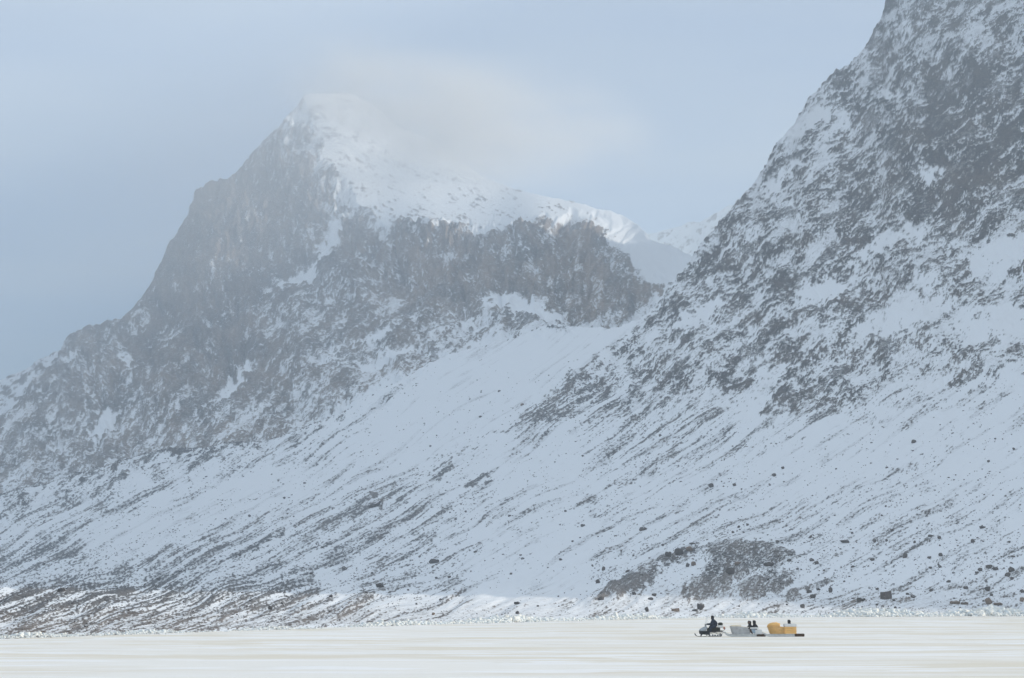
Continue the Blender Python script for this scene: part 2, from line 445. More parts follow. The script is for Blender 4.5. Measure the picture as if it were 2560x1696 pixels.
def build_near():
    dense = np.arange(-24, 2740, 2.2)
    left = np.linspace(-880, -40, 26)
    right = np.concatenate([np.linspace(2746, 2960, 40), np.linspace(2980, 4180, 60)])
    xs = np.concatenate([left, dense, right])
    nr = 690
    Dk = np.exp(cub(XK, np.log(np.array(DT, float)).T, np.clip(xs, -300, 4200)))   # (cols, knots)
    sD = shore_D(xs)
    yb = shore_y(xs)
    yt = cub(*T1, xs)
    yt = yt + np.where(xs > 1500, fbm(xs / 60, xs * 0, 5, 3, 0.6) * 5.0, 0)
    v = np.linspace(0, 1, nr)
    tt = np.linspace(0, len(YK) + 1, 600)
    Y = np.empty((nr, len(xs))); D = np.empty_like(Y)
    for c in range(len(xs)):
        dk = np.concatenate([[sD[c] - 5, sD[c]], Dk[c]])
        zk = np.concatenate([[-0.6, 0.02], [ray_xyz(0, y, d)[2] for y, d in zip(YK, Dk[c])]])
        ld = cub(np.arange(len(dk)), np.log(dk), tt)
        z = cub(np.arange(len(dk)), zk, tt)
        d = np.exp(ld)
        y = np.minimum.accumulate(py_of(d, z))
        yy = y[0] + (yt[c] - y[0]) * v
        Y[:, c] = yy
        D[:, c] = np.interp(-yy, -y, d)
    X = np.broadcast_to(xs, Y.shape)
    base = np.stack(ray_xyz(X, Y, D), -1)
    # ---------------- what is rock, what is snow
    tau = yb[None] - Y                      # height above the shore in survey units
    cov = COV1(X + 30 * fbm(X / 70, Y / 60, 3, 81), Y + 24 * fbm(X / 75, Y / 55, 3, 82))
    up = sstep(50, -50, Y - np.interp(X, [0, 400, 700, 1100, 1300, 1500, 1900, 2200, 2560], [1310, 1200, 1110, 930, 950, 1010, 1040, 1010, 980]) + 26 * fbm(X / 90, Y / 60, 3, 90))    # bedrock wall above, scree below
    up = np.maximum(up, 0)
    ang_hi = 36
    N_hi = rock_noise(X, Y, 36, 1100)
    soft_hi = (0.55 * aniso(X, Y, 40, 46, 2.0, 3, 15, 0.6) + 0.6 * aniso(X, Y, 34, 9, 2.4, 3, 16, 0.8)) / 0.8
    bend = Y + 7 * fbm(X / 230, Y / 160, 2, 21)
    lowz = sstep(1380, 1500, Y)
    hiz = sstep(1240, 1100, Y)
    st = (aniso(X, bend, 36, 15, 22, 3, 28, 0.65) * hiz + aniso(X, bend, 29, 16, 24, 3, 22, 0.65) * (1 - hiz)) * (1 - lowz) + aniso(X, bend, 19, 13, 22, 3, 26, 0.65) * lowz
    st2 = (aniso(X, bend, 35, 4.6, 14, 2, 29, 0.8) * hiz + aniso(X, bend, 28, 4.8, 14, 2, 23, 0.8) * (1 - hiz)) * (1 - lowz) + aniso(X, bend, 18, 4.4, 14, 2, 27, 0.8) * lowz
    dots = aniso(X, Y, 20, 5.0, 1.5, 2, 24, 0.8)
    clump = aniso(X, Y, 28, 26, 2.2, 3, 25, 0.6)
    N_lo = (0.72 * st + 0.52 * st2 + 0.72 * dots + 0.28 * clump) / 1.18
    N = N_hi * up + N_lo * (1 - up)
    cov = np.clip(cov * (1 + 0.55 * (1 - up) * sstep(1180, 1300, Y)), 0.01, 0.97)
    # features one can point to
    mound = polymask(X + 8 * fbm(X / 30, Y / 25, 3, 41), Y + 6 * fbm(X / 30, Y / 25, 3, 42), MOUND, 26)
    mrock = np.zeros_like(X)
    for poly, a in [([(1760, 1375), (1900, 1362), (1985, 1388), (1960, 1400), (1870, 1450), (1800, 1500), (1760, 1512), (1690, 1508), (1730, 1470), (1790, 1420)], 0.74),
                    ([(1846, 1470), (1960, 1440), (1985, 1450), (1950, 1500), (1850, 1512)], 0.72),
                    ([(1490, 1508), (1515, 1470), (1555, 1452), (1600, 1450), (1640, 1434), (1655, 1445), (1630, 1475), (1560, 1505)], 0.88),
                    ([(1655, 1418), (1700, 1386), (1735, 1380), (1745, 1400), (1700, 1420), (1660, 1432)], 0.92),
                    ([(1500, 1492), (1560, 1450), (1650, 1408), (1720, 1380), (1800, 1362), (1815, 1374), (1720, 1398), (1640, 1432), (1560, 1466), (1510, 1508)], 0.6),
                    ([(1890, 1430), (1990, 1380), (1992, 1394), (1930, 1432)], 0.7),
                    ([(1945, 1508), (1990, 1470), (2060, 1446), (2100, 1446), (2040, 1470), (1990, 1500)], 0.62)]:
        mrock = np.maximum(mrock, a * polymask(X + 7 * fbm(X / 22, Y / 18, 3, 43), Y + 6 * fbm(X / 22, Y / 18, 3, 44), poly, 7))
    msnow = polymask(X, Y, [(1640, 1455), (1700, 1432), (1760, 1410), (1780, 1425), (1730, 1470), (1680, 1490), (1640, 1485)], 10)
    cov = np.maximum(np.maximum(cov * (1 - 0.5 * mound), 0.27 * mound), mrock) * (1 - 0.85 * msnow)
    Nm = (0.45 * aniso(X, Y, 50, 16, 2.4, 3, 51, 0.7) + 0.7 * fbm(X / 5.5, Y / 5, 3, 52, 0.8) + 0.4 * aniso(X, Y, 48, 5, 3, 2, 53, 0.8)) / 0.92
    mm = np.clip(np.maximum(mound, sstep(0.3, 0.6, mrock)), 0, 1)
    N = N * (1 - mm) + Nm * mm
    def wob(s, k): return X + k * fbm(X / s, Y / s, 3, 61), Y + k * fbm(X / s, Y / s, 3, 62)
    wx, wy = wob(26, 10)
    for poly, s in [([(2284, 432), (2310, 414), (2346, 420), (2336, 446), (2300, 452)], 6),
                    ([(2200, 228), (2230, 218), (2252, 224), (2240, 238), (2206, 240)], 4),
                    ([(2070, 300), (2110, 285), (2135, 292), (2120, 312), (2080, 322)], 5),
                    ([(2420, 640), (2500, 600), (2560, 590), (2590, 640), (2500, 680), (2430, 690)], 10),
                    ([(2500, 590), (2590, 560), (2590, 600), (2510, 625)], 8),
                    ([(2180, 600), (2290, 565), (2330, 560), (2300, 590), (2200, 625)], 8),
                    ([(2000, 720), (2090, 690), (2110, 720), (2060, 750), (1990, 760)], 9),
                    ([(2180, 770), (2320, 730), (2380, 750), (2330, 800), (2200, 850), (2150, 840)], 9),
                    ([(2390, 800), (2480, 770), (2560, 760), (2560, 830), (2440, 850)], 9),
                    ([(1700, 800), (1790, 745), (1810, 760), (1750, 815), (1700, 830)], 7),
                    ([(1560, 870), (1640, 815), (1660, 830), (1600, 890), (1560, 905)], 7),
                    ([(1880, 940), (1960, 900), (1990, 915), (1920, 960)], 7),
                    ([(1830, 1030), (1900, 985), (1930, 1000), (1900, 1050), (1840, 1080)], 9),
                    ([(2120, 640), (2200, 600), (2230, 610), (2160, 660)], 7),
                    ([(1960, 345), (2050, 250), (2080, 262), (2000, 350)], 9),
                    ([(1900, 470), (1985, 400), (2010, 410), (1940, 480)], 8)]:
        cov = cov * (1 - 0.82 * polymask(wx, wy, poly, s + 3))
    bowl = polymask(*wob(40, 9), [(1090, 905), (1200, 868), (1300, 838), (1480, 822), (1610, 796), (1565, 842), (1490, 905), (1400, 962), (1310, 1022), (1220, 1090), (1050, 1170), (900, 1150), (960, 1010)], 13)
    cov = cov * (1 - 0.93 * bowl)
    N = N * (1 - bowl) + N_lo * bowl; up = up * (1 - bowl)
    flank = polymask(*wob(30, 10), [(1560, 850), (1640, 770), (1680, 780), (1600, 900), (1480, 1000), (1380, 1060), (1290, 1040), (1330, 1010), (1440, 940)], 14)
    cov = np.maximum(cov, 0.58 * flank)
    slab = polymask(*wob(40, 12), [(2290, 330), (2330, 240), (2370, 165), (2440, 155), (2490, 200), (2470, 260), (2400, 320), (2330, 350)], 12)
    slab = np.maximum(slab, polymask(*wob(40, 12), [(2320, 480), (2400, 445), (2500, 400), (2560, 360), (2590, 400), (2500, 470), (2420, 540), (2360, 560)], 12))
    cov = np.maximum(cov, slab * 0.82)
    foot = polymask(wx, wy, [(1905, 1010), (1950, 975), (2120, 940), (2200, 960), (2140, 1000), (1990, 1020), (1900, 1060)], 14)
    cov = np.maximum(cov, foot * 0.66)
    N = np.where(foot > 0, N * (1 - foot) + N_hi * foot, N)
    for pts, wd, a in [([(0, 1500), (162, 1473), (325, 1419), (432, 1403), (520, 1372)], 15, 0.52), ([(0, 1572), (200, 1520), (378, 1478), (540, 1418), (703, 1354), (876, 1295), (1000, 1235), (1136, 1160)], 12, 0.46),
                       ([(541, 1549), (811, 1495), (960, 1450), (1082, 1403), (1280, 1332), (1500, 1240), (1700, 1120)], 12, 0.42), ([(850, 1504), (1000, 1452), (1140, 1395), (1359, 1330), (1540, 1261)], 10, 0.46),
                       ([(640, 1562), (820, 1520), (1000, 1500), (1150, 1460), (1290, 1420), (1420, 1360)], 10, 0.42), ([(1000, 1235), (1060, 1180), (1150, 1130), (1260, 1075), (1400, 980), (1500, 900)], 8, 0.40),
                       ([(1030, 1400), (920, 1450), (880, 1490)], 14, 0.50), ([(1560, 1180), (1700, 1110), (1850, 1020)], 9, 0.36), ([(1950, 1330), (2150, 1230), (2350, 1130), (2460, 1040)], 9, 0.36),
                       ([(2080, 1520), (2300, 1480), (2560, 1420)], 6, 0.30), ([(1540, 1440), (1640, 1400), (1760, 1330), (1900, 1290)], 8, 0.2), ([(0, 1400), (180, 1330), (340, 1240)], 11, 0.4)]:
        q = [(x_, y_ - wd) for x_, y_ in pts] + [(x_, y_ + wd) for x_, y_ in pts[::-1]]
        cov = np.maximum(cov, a * polymask(*wob(40, 11), q, wd))
    for poly, a in [([(1190, 1330), (1480, 1270), (1490, 1400), (1440, 1500), (1330, 1530), (1180, 1520)], .75), ([(180, 1340), (420, 1240), (700, 1180), (820, 1170), (640, 1280), (400, 1360), (230, 1400)], .8),
                    ([(980, 1060), (1100, 930), (1350, 850), (1330, 960), (1150, 1060)], .8), ([(780, 1450), (900, 1400), (930, 1430), (850, 1500), (780, 1500)], .8), ([(1940, 1080), (2250, 1030), (2560, 1020), (2560, 1120), (2200, 1120)], .6)]:
        cov = cov * (1 - a * polymask(*wob(60, 20), poly, 26))
    oc1 = polymask(wx, wy, [(905, 1268), (930, 1248), (960, 1238), (955, 1252), (925, 1272)], 4)
    oc2 = polymask(wx, wy, [(1165, 1210), (1190, 1190), (1235, 1180), (1238, 1190), (1200, 1214), (1170, 1222)], 5)
    cov = np.maximum(cov, np.maximum(oc1 * .97, oc2 * .75))
    cov = np.clip(cov, 0.012, 0.97)
    th = np.log(cov / (1 - cov)) / 1.7
    m = th - N
    rock = sstep(-0.32, 0.38, m)
    # bedrock: snow-dusted grey faces between the dark ledges
    face = sstep(-0.9, 0.9, th + 0.25 - soft_hi) * (0.50 + 0.14 * dots)
    rock_hi = np.clip(0.94 * rock * (0.80 + 0.34 * sstep(-1, 1, soft_hi * -1)) + (0.22 + 0.20 * sstep(800, 400, Y)) * face * sstep(0.15, 0.4, cov), 0, 1)
    # scree: grey streaks of gravel showing through thin snow, dark where stones stand out
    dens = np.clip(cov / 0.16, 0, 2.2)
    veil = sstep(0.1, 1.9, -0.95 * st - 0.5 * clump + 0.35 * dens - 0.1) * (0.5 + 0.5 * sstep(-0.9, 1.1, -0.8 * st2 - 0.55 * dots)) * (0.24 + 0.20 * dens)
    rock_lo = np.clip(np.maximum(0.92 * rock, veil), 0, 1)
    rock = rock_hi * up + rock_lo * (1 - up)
    bank = sstep(95, 20, tau) * sstep(4, 14, tau) * np.interp(X, [0, 1000, 1500, 2560], [1, 0.8, 0.55, 0.5])       # tan gravel on the shore bank, also darkening its snow in place of shade
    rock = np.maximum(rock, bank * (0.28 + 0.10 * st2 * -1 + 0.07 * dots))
    rock = np.maximum(rock, mm * sstep(0.3, 0.6, mrock) * (0.30 + 0.16 * dots))
    px = D / F                                                        # one survey unit in metres
    relief = sstep(-0.3, 1.8, m) * (1.6 + 1.4 * up) + np.clip(m, -2.0, 2.0) * 0.6 * up
    relief += up * (2.2 * ridged(X + 20 * fbm(X / 90, Y / 90, 3, 78), Y + 20 * fbm(X / 90, Y / 90, 3, 79), 52, 85, 2.2, 4, 71) + 6 * fbm(X / 180, Y / 160, 2, 72))
    relief += (1 - up) * (2.0 * aniso(X, bend, 30, 34, 6, 2, 73, 0.5) + sstep(1400, 1480, Y) * 1.6 * aniso(X, bend, 20, 22, 8, 3, 77, 0.55))
    relief += polymask(X, Y, MOUND, 40) * (20 + 1.5 * fbm(X / 40, Y / 40, 3, 74))
    relief *= sstep(4, 40, tau)
    du = np.gradient(base, axis=1); dv = np.gradient(base, axis=0)
    nrm = np.cross(du, dv); nrm /= np.linalg.norm(nrm, axis=-1, keepdims=True) + 1e-12
    s = np.sign((nrm[..., 2:3]))
    nrm = nrm * np.where(s == 0, 1, s)
    P = base + nrm * (relief * px)[..., None]
    tint = 0.20 + 0.15 * fbm(X / 90, Y / 70, 3, 75) + 0.10 * fbm(X / 14, Y / 12, 2, 76)
    tint += 0.5 * sstep(110, 30, tau) + 0.0 + 0.25 * polymask(X, Y, [(2330, 0), (2480, 0), (2400, 100), (2350, 90)], 30) + 0.08 * mm
    # ---------------- far side of the ridge
    K = 14
    back, br, bt = [], [], []
    for k in range(1, K + 1):
        q = P[-1].copy()
        s_ = 8.0 * k ** 1.9
        q[:, 1] += s_
        q[:, 0] += 0.16 * s_
        q[:, 2] -= 0.55 * s_ * sstep(0, 60, s_) + 0
        back.append(q); br.append(rock[-1]); bt.append(tint[-1])
    Pf = np.concatenate([P, np.stack(back)]); rk = np.concatenate([rock, np.stack(br)]); tn = np.concatenate([tint, np.stack(bt)])
    Pf[..., 2] = np.maximum(Pf[..., 2], -0.6)
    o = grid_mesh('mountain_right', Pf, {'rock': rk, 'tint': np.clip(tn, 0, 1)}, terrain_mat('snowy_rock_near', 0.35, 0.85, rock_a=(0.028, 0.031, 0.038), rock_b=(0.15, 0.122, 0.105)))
    tag(o, 'steep snow streaked rock mountain filling the right side, its scree slope running down to the ice', kind='structure')
    link(o)
    i0, i1 = len(left), len(left) + len(dense)
    return xs[i0:i1], Y[:, i0:i1], P[:, i0:i1], rock[:, i0:i1], D[:, i0:i1]

NX, NY, NP, NROCK, ND = build_near()

def on_near(px, py):
    """point of the near slope seen at survey position px, py"""
    c = (px - NX[0]) / (NX[1] - NX[0])
    c = min(max(c, 0), len(NX) - 1.01)
    i = int(c)
    yc = NY[:, i]
    r = np.interp(-py, -yc, np.arange(len(yc)))
    r = min(max(r, 0), len(yc) - 1.01); j = int(r)
    a, b = c - i, r - j
    p = (NP[j, i] * (1 - a) + NP[j, i + 1] * a) * (1 - b) + (NP[j + 1, i] * (1 - a) + NP[j + 1, i + 1] * a) * b
    return Vector(p.tolist())

# ------------------------------------------------------------------ middle mountain
T2 = ([-900, -200, 0, 60, 120, 148, 156, 165, 180, 215, 300, 330, 372, 400, 425, 470, 482, 490, 510, 540, 565, 580, 610, 650, 700, 720, 740, 758, 775, 850, 930, 1000, 1080, 1150, 1200, 1280, 1350, 1440, 1480, 1530, 1564, 1590, 1612, 1626, 1684, 1735, 1800],
      [1500, 1200, 1045, 990, 925, 900, 860, 838, 830, 812, 796, 770, 712, 660, 612, 545, 500, 476, 462, 447, 445, 440, 405, 362, 318, 288, 262, 240, 234, 234, 262, 318, 352, 400, 436, 470, 488, 506, 518, 530, 542, 560, 580, 600, 617, 644, 690])
BP = [(-200, 1400, 2500), (-100, 1250, 2480), (0, 1240, 2360), (0, 1050, 2560), (150, 860, 2700), (200, 1000, 2520), (100, 1300, 2300),
      (400, 1130, 2110), (400, 1250, 1950), (400, 900, 2330), (300, 800, 2560), (250, 1200, 2150),
      (700, 1090, 1945), (700, 1200, 1800), (700, 900, 2150), (650, 700, 2350), (560, 560, 2480), (500, 460, 2620), (430, 640, 2520),
      (720, 500, 2560), (800, 240, 3100), (720, 290, 2950), (800, 340, 2780), (830, 400, 2700),
      (900, 330, 3000), (950, 450, 2800), (1100, 370, 3250), (1100, 480, 2900), (1250, 470, 3200), (1200, 540, 2720),
      (900, 1000, 1950), (900, 1100, 1800), (900, 800, 2150), (880, 620, 2360), (870, 540, 2480),
      (1100, 900, 1950), (1100, 1000, 1800), (1100, 780, 2160), (1100, 620, 2340), (1050, 570, 2440),
      (1300, 830, 1960), (1300, 930, 1800), (1250, 745, 2160), (1300, 650, 2260), (1350, 565, 2400), (1400, 520, 2850), (1480, 520, 2950),
      (1450, 800, 1990), (1450, 900, 1850), (1480, 700, 2200), (1480, 580, 2420), (1540, 560, 2800), (1590, 600, 2660),
      (1600, 740, 2250), (1650, 650, 2330), (1720, 660, 2120), (1780, 700, 2000), (1750, 950, 2000), (1600, 850, 1980)]
COV2 = gridmap(80, 160, 159, 106, [
    [.6, .6, .6, .6, .25, .15, .1, .1, .1, .1, .1],
    [.8, .8, .85, .85, .30, .15, .12, .1, .1, .1, .1],
    [.9, .9, .9, .9, .72, .22, .16, .08, .08, .08, .08],
    [.9, .9, .9, .94, .85, .42, .08, .06, .10, .08, .05],
    [.9, .9, .93, .88, .84, .76, .62, .60, .82, .55, .08],
    [.85, .9, .92, .84, .78, .76, .86, .90, .86, .85, .25],
    [.55, .82, .84, .88, .70, .66, .72, .55, .60, .40, .2],
    [.55, .76, .82, .84, .74, .55, .55, .12, .04, .05, .05],
    [.66, .70, .72, .70, .68, .50, .12, .03, .03, .03, .03],
    [.62, .64, .58, .54, .46, .26, .06, .04, .04, .04, .04],
    [.46, .44, .30, .18, .12, .08, .06, .05, .05, .05, .05],
    [.3, .25, .18, .12, .1, .08, .06, .05, .05, .05, .05]])

def build_middle():
    dense = np.arange(-24, 1780, 2.2)
    left = np.linspace(-880, -40, 20)
    xs = np.concatenate([left, dense])
    nr = 440
    yt = cub(*T2, xs) + fbm(xs / 26, xs * 0, 4, 103, 0.6) * np.interp(xs, [0, 150, 700, 780, 1500, 1700], [3, 3, 3.0, 0.6, 1.2, 1.0])
    yb = cub(*T1, np.minimum(xs, 1480)) + 60
    yb = np.where(xs > 1480, 878, yb)
    yb = np.maximum(yb, yt + 30)
    v = np.linspace(0, 1, nr)[:, None]
    Y = yb[None] + (yt - yb)[None] * v
    X = np.broadcast_to(xs, Y.shape).copy()
    D = np.exp(TPS([(a, b) for a, b, _ in BP], [math.log(c) for _, _, c in BP], 2e-4)(X, Y))
    D = np.maximum.accumulate(D, axis=0)
    D = D * (1.08 + 1.0 * sstep(-40, 620, np.interp(xs, *T1)[None] * 0 + (yb[None] - 60) - Y))
    base = np.stack(ray_xyz(X, Y, D), -1)
    def wob(s, k): return X + k * fbm(X / s, Y / s, 3, 161), Y + k * fbm(X / s, Y / s, 3, 162)
    wx, wy = wob(45, 16)
    cov = COV2(X + 22 * fbm(X / 70, Y / 60, 3, 181), Y + 16 * fbm(X / 75, Y / 55, 3, 182))
    # cliff bands with upright fluting
    cliff = polymask(wx, wy, [(880, 600), (1000, 575), (1180, 575), (1250, 570), (1300, 560), (1480, 545), (1535, 600), (1610, 665), (1665, 735), (1570, 785), (1470, 815), (1400, 790), (1330, 740), (1240, 735), (1160, 750), (1080, 760), (980, 700), (900, 680)], 14)
    cliff = np.maximum(cliff, 0.9 * polymask(wx, wy, [(490, 470), (560, 445), (700, 310), (790, 400), (850, 480), (900, 560), (850, 640), (700, 640), (560, 760), (420, 760), (380, 720)], 20))
    cliff = np.maximum(cliff, 0.8 * polymask(wx, wy, [(500, 780), (620, 700), (640, 800), (600, 950), (500, 980), (440, 900)], 20))
    cliff = np.maximum(cliff, 0.8 * polymask(wx, wy, [(155, 840), (300, 800), (330, 870), (300, 1010), (200, 1010), (160, 900)], 16))
    cov = np.maximum(cov, cliff * 0.82)
    plateau = polymask(*wob(60, 10), [(760, 225), (930, 250), (1090, 350), (1200, 430), (1440, 500), (1545, 520), (1440, 528), (1380, 548), (1330, 556), (1250, 572), (1180, 570), (1060, 560), (960, 560), (900, 520), (860, 440), (790, 390), (800, 345), (760, 300), (772, 260)], 10)
    cov = cov * (1 - plateau) + plateau * (0.13 + 0.10 * sstep(1000, 800, X) * sstep(300, 420, Y) + 0.25 * polymask(X, Y, [(770, 262), (880, 262), (840, 330), (760, 340)], 12)
                                          + 0.16 * polymask(X, Y, [(900, 520), (1200, 545), (1200, 570), (920, 575)], 14))
    for poly, s in [([(690, 700), (720, 676), (775, 678), (750, 706), (700, 722)], 6), ([(655, 728), (680, 722), (685, 736), (660, 738)], 4),
                    ([(240, 1050), (252, 1025), (292, 1024), (280, 1060), (240, 1088), (210, 1092)], 5),
                    ([(150, 900), (205, 890), (208, 905), (165, 915)], 5), ([(310, 880), (345, 930), (335, 950), (300, 900)], 6),
                    ([(1180, 752), (1240, 733), (1290, 735), (1330, 762), (1420, 800), (1380, 820), (1300, 790), (1230, 760)], 6),
                    ([(1140, 800), (1180, 790), (1210, 812), (1160, 812)], 5), ([(870, 845), (930, 815), (1000, 795), (1040, 800), (960, 830), (880, 850)], 7),
                    ([(880, 900), (960, 880), (1050, 870), (1000, 900), (900, 925)], 7), ([(1150, 850), (1220, 830), (1230, 845), (1170, 865)], 5),
                    ([(820, 560), (850, 530), (845, 580), (810, 640), (770, 720), (760, 700)], 5),
                    ([(560, 960), (620, 900), (640, 905), (590, 960), (540, 1000)], 5),
                    ([(1440, 530), (1500, 560), (1560, 635), (1630, 715), (1690, 700), (1800, 760), (1800, 640), (1660, 560), (1560, 525)], 10),
                    ([(760, 1060), (880, 1010), (960, 960), (1000, 950), (980, 1000), (800, 1100)], 12)]:
        cov = cov * (1 - 0.97 * polymask(*wob(20, 7), poly, s))
    cov = np.clip(cov, 0.012, 0.97)
    Ns = rock_noise(X, Y, 40, 1200)
    Nc = (0.40 * aniso(X, Y, 84, 13, 3.0, 3, 121, 0.6) - 0.45 * ridged(X + 10 * fbm(X / 40, Y / 40, 3, 126), Y + 10 * fbm(X / 40, Y / 40, 3, 127), 20, 15, 2.6, 3, 122) + 0.45 * fbm(X / 5.5, Y / 5, 2, 123, 0.8) + 0.40 * fbm(X / 50, Y / 50, 3, 124)) / 0.92
    Np = (0.6 * aniso(X, Y, -24, 7, 3.2, 3, 131, 0.6) + 0.5 * fbm(X / 8, Y / 6, 3, 132) + 0.4 * fbm(X / 45, Y / 30, 2, 133)) / 0.9
    N = Ns * (1 - cliff) + Nc * cliff
    N = N * (1 - plateau) + Np * plateau
    th = np.log(cov / (1 - cov)) / 1.7
    m = th - N
    rock = sstep(-0.45, 0.5, m)
    softn = (0.55 * aniso(X, Y, 46, 46, 2.0, 3, 115, 0.6) + 0.6 * aniso(X, Y, 44, 9, 2.2, 3, 116, 0.8)) / 0.8
    face = sstep(-0.9, 0.9, th + 0.25 - softn) * (0.5 + 0.12 * fbm(X / 6, Y / 5, 2, 117))
    rock = np.where(plateau > 0.5, 0.8 * rock, np.clip(0.76 * rock + 0.36 * face * sstep(0.15, 0.4, cov), 0, 1))
    px = D / F
    relief = sstep(-0.3, 1.8, m) * 2.6 + np.clip(m, -2, 2) * 0.9 * (1 - plateau)
    relief += (1 - plateau) * (6.5 * ridged(X + 20 * fbm(X / 90, Y / 90, 3, 147), Y + 20 * fbm(X / 90, Y / 90, 3, 148), 58, 90, 2.0, 4, 141) + 12 * fbm(X / 210, Y / 210, 2, 142))
    relief += cliff * (5.0 * ridged(X + 14 * fbm(X / 60, Y / 80, 3, 146), Y, 82, 60, 3.0, 3, 143) + 3.0 * aniso(X, Y, 84, 20, 3, 3, 145, 0.6) + 1.4 * aniso(X, Y, 86, 8, 4, 2, 144, 0.6))
    smooth = polymask(X, Y, [(1400, 520), (1480, 580), (1560, 680), (1640, 760), (1850, 800), (1850, 560), (1500, 480)], 30)
    relief *= (1 - 0.6 * sstep(0.96, 1.0, np.broadcast_to(v, Y.shape))) * (1 - 0.65 * smooth)
    du = np.gradient(base, axis=1); dv = np.gradient(base, axis=0)
    nrm = np.cross(du, dv); nrm /= np.linalg.norm(nrm, axis=-1, keepdims=True) + 1e-12
    sg = np.sign(nrm[..., 2:3]); nrm = nrm * np.where(sg == 0, 1, sg)
    P = base + nrm * (relief * px)[..., None]
    tint = 0.36 + 0.18 * fbm(X / 90, Y / 70, 3, 175) + 0.10 * fbm(X / 14, Y / 12, 2, 176)
    tint += cliff * (0.08 + 0.20 * np.clip(aniso(X, Y, 86, 26, 3, 3, 177, 0.6), -0.8, 1.6))
    tint += 0.25 * polymask(X, Y, [(1380, 560), (1480, 540), (1500, 680), (1400, 700)], 40) + 0.2 * polymask(X, Y, [(880, 600), (1200, 590), (1180, 740), (1000, 760)], 60)
    K = 10
    back = []
    for k in range(1, K + 1):
        q = P[-1].copy(); s_ = 10.0 * k ** 2.0
        q[:, 1] += s_; q[:, 2] -= 0.5 * s_ * sstep(0, 80, s_) + 0.04 * s_
        back.append(q)
    Pf = np.concatenate([P, np.stack(back)])
    Pf[..., 2] = np.maximum(Pf[..., 2], -0.6)
    rk = np.concatenate([rock] + [rock[-1:]] * K); tn = np.concatenate([tint] + [tint[-1:]] * K)
    o = grid_mesh('mountain_middle', Pf, {'rock': rk, 'tint': np.clip(tn, 0, 1)}, terrain_mat('snowy_rock_far', 0.09, 0.28, rock_a=(0.060, 0.058, 0.062), rock_b=(0.25, 0.19, 0.15)))
    tag(o, 'flat topped cliff mountain in the middle with a snow covered shoulder', kind='structure')
    link(o)
build_middle()

def far_sheet(name, label, xk, yk, ybot, D0, D1, cov, seed, ang):
    xs = np.arange(xk[0], xk[-1], 2.6)
    yt = cub(xk, yk, xs) + fbm(xs / 30, xs * 0, 3, seed) * 1.5
    v = np.linspace(0, 1, 130)[:, None]
    Y = ybot + (yt[None] - ybot) * v
    X = np.broadcast_to(xs, Y.shape).copy()
    D = D0 + (D1 - D0) * np.broadcast_to(v, Y.shape) ** 1.2
    N = (0.6 * aniso(X, Y, ang, 12, 3, 3, seed + 1, 0.6) + 0.6 * fbm(X / 30, Y / 20, 3, seed + 2) + 0.4 * fbm(X / 7, Y / 6, 2, seed + 3)) / 0.95
    m = math.log(cov / (1 - cov)) / 1.7 - N
    rock = sstep(-0.5, 0.5, m)
    P = np.stack(ray_xyz(X, Y, D), -1)
    P[..., 1] -= (sstep(-.5, 2, m) * 8 + 30 * fbm(X / 90, Y / 90, 3, seed + 4)) * D / F
    back = []
    for k in range(1, 9):
        q = P[-1].copy(); s_ = 12.0 * k ** 2
        q[:, 1] += s_; q[:, 2] -= 0.5 * s_; back.append(q)
    Pf = np.concatenate([P, np.stack(back)])
    o = grid_mesh(name, Pf, {'rock': np.concatenate([rock] + [rock[-1:]] * 8), 'tint': np.full(Pf.shape[:2], 0.55)}, terrain_mat('snowy_rock_' + name, 0.05, 0.15))
    Pz = o
    tag(o, label, kind='structure'); link(o)

far_sheet('hill_valley_head', 'distant pale snow ridge in the gap between the two mountains', [1500, 1580, 1623, 1697, 1735, 1786, 1832, 1900, 2000],
          [600, 584, 579, 570, 554, 534, 516, 488, 450], 1000, 6600, 7600, 0.20, 301, 30)
far_sheet('hill_far_left', 'far sunlit snow and brown rock slope behind the left cliff', [-400, -200, -60, 0, 40, 90, 140, 180, 260],
          [1040, 1000, 972, 950, 928, 905, 886, 872, 850], 1320, 4200, 5000, 0.42, 401, 30)

# ------------------------------------------------------------------ haze
def build_haze():
    bm = bmesh.new()
    bmesh.ops.create_cube(bm, size=1)
    me = bpy.data.meshes.new('haze'); bm.to_mesh(me); bm.free()
    o = bpy.data.objects.new('haze', me)
    o.scale = (13000, 11000, 1501)
    o.location = (0, 4000, 1501 / 2 - 1.5)
    m = bpy.data.materials.new('pale_air'); m.use_nodes = True
    n = m.node_tree.nodes; n.clear()
    out = n.new('ShaderNodeOutputMaterial'); v = n.new('ShaderNodeVolumePrincipled')
    v.inputs['Color'].default_value = (0.775, 0.886, 1.0, 1)
    v.inputs['Density'].default_value = 0.000185
    v.inputs['Anisotropy'].default_value = 0.2
    m.node_tree.links.new(v.outputs[0], out.inputs['Volume'])
    me.materials.append(m)
    tag(o, 'thin pale haze filling the valley air', kind='stuff'); link(o)
build_haze()

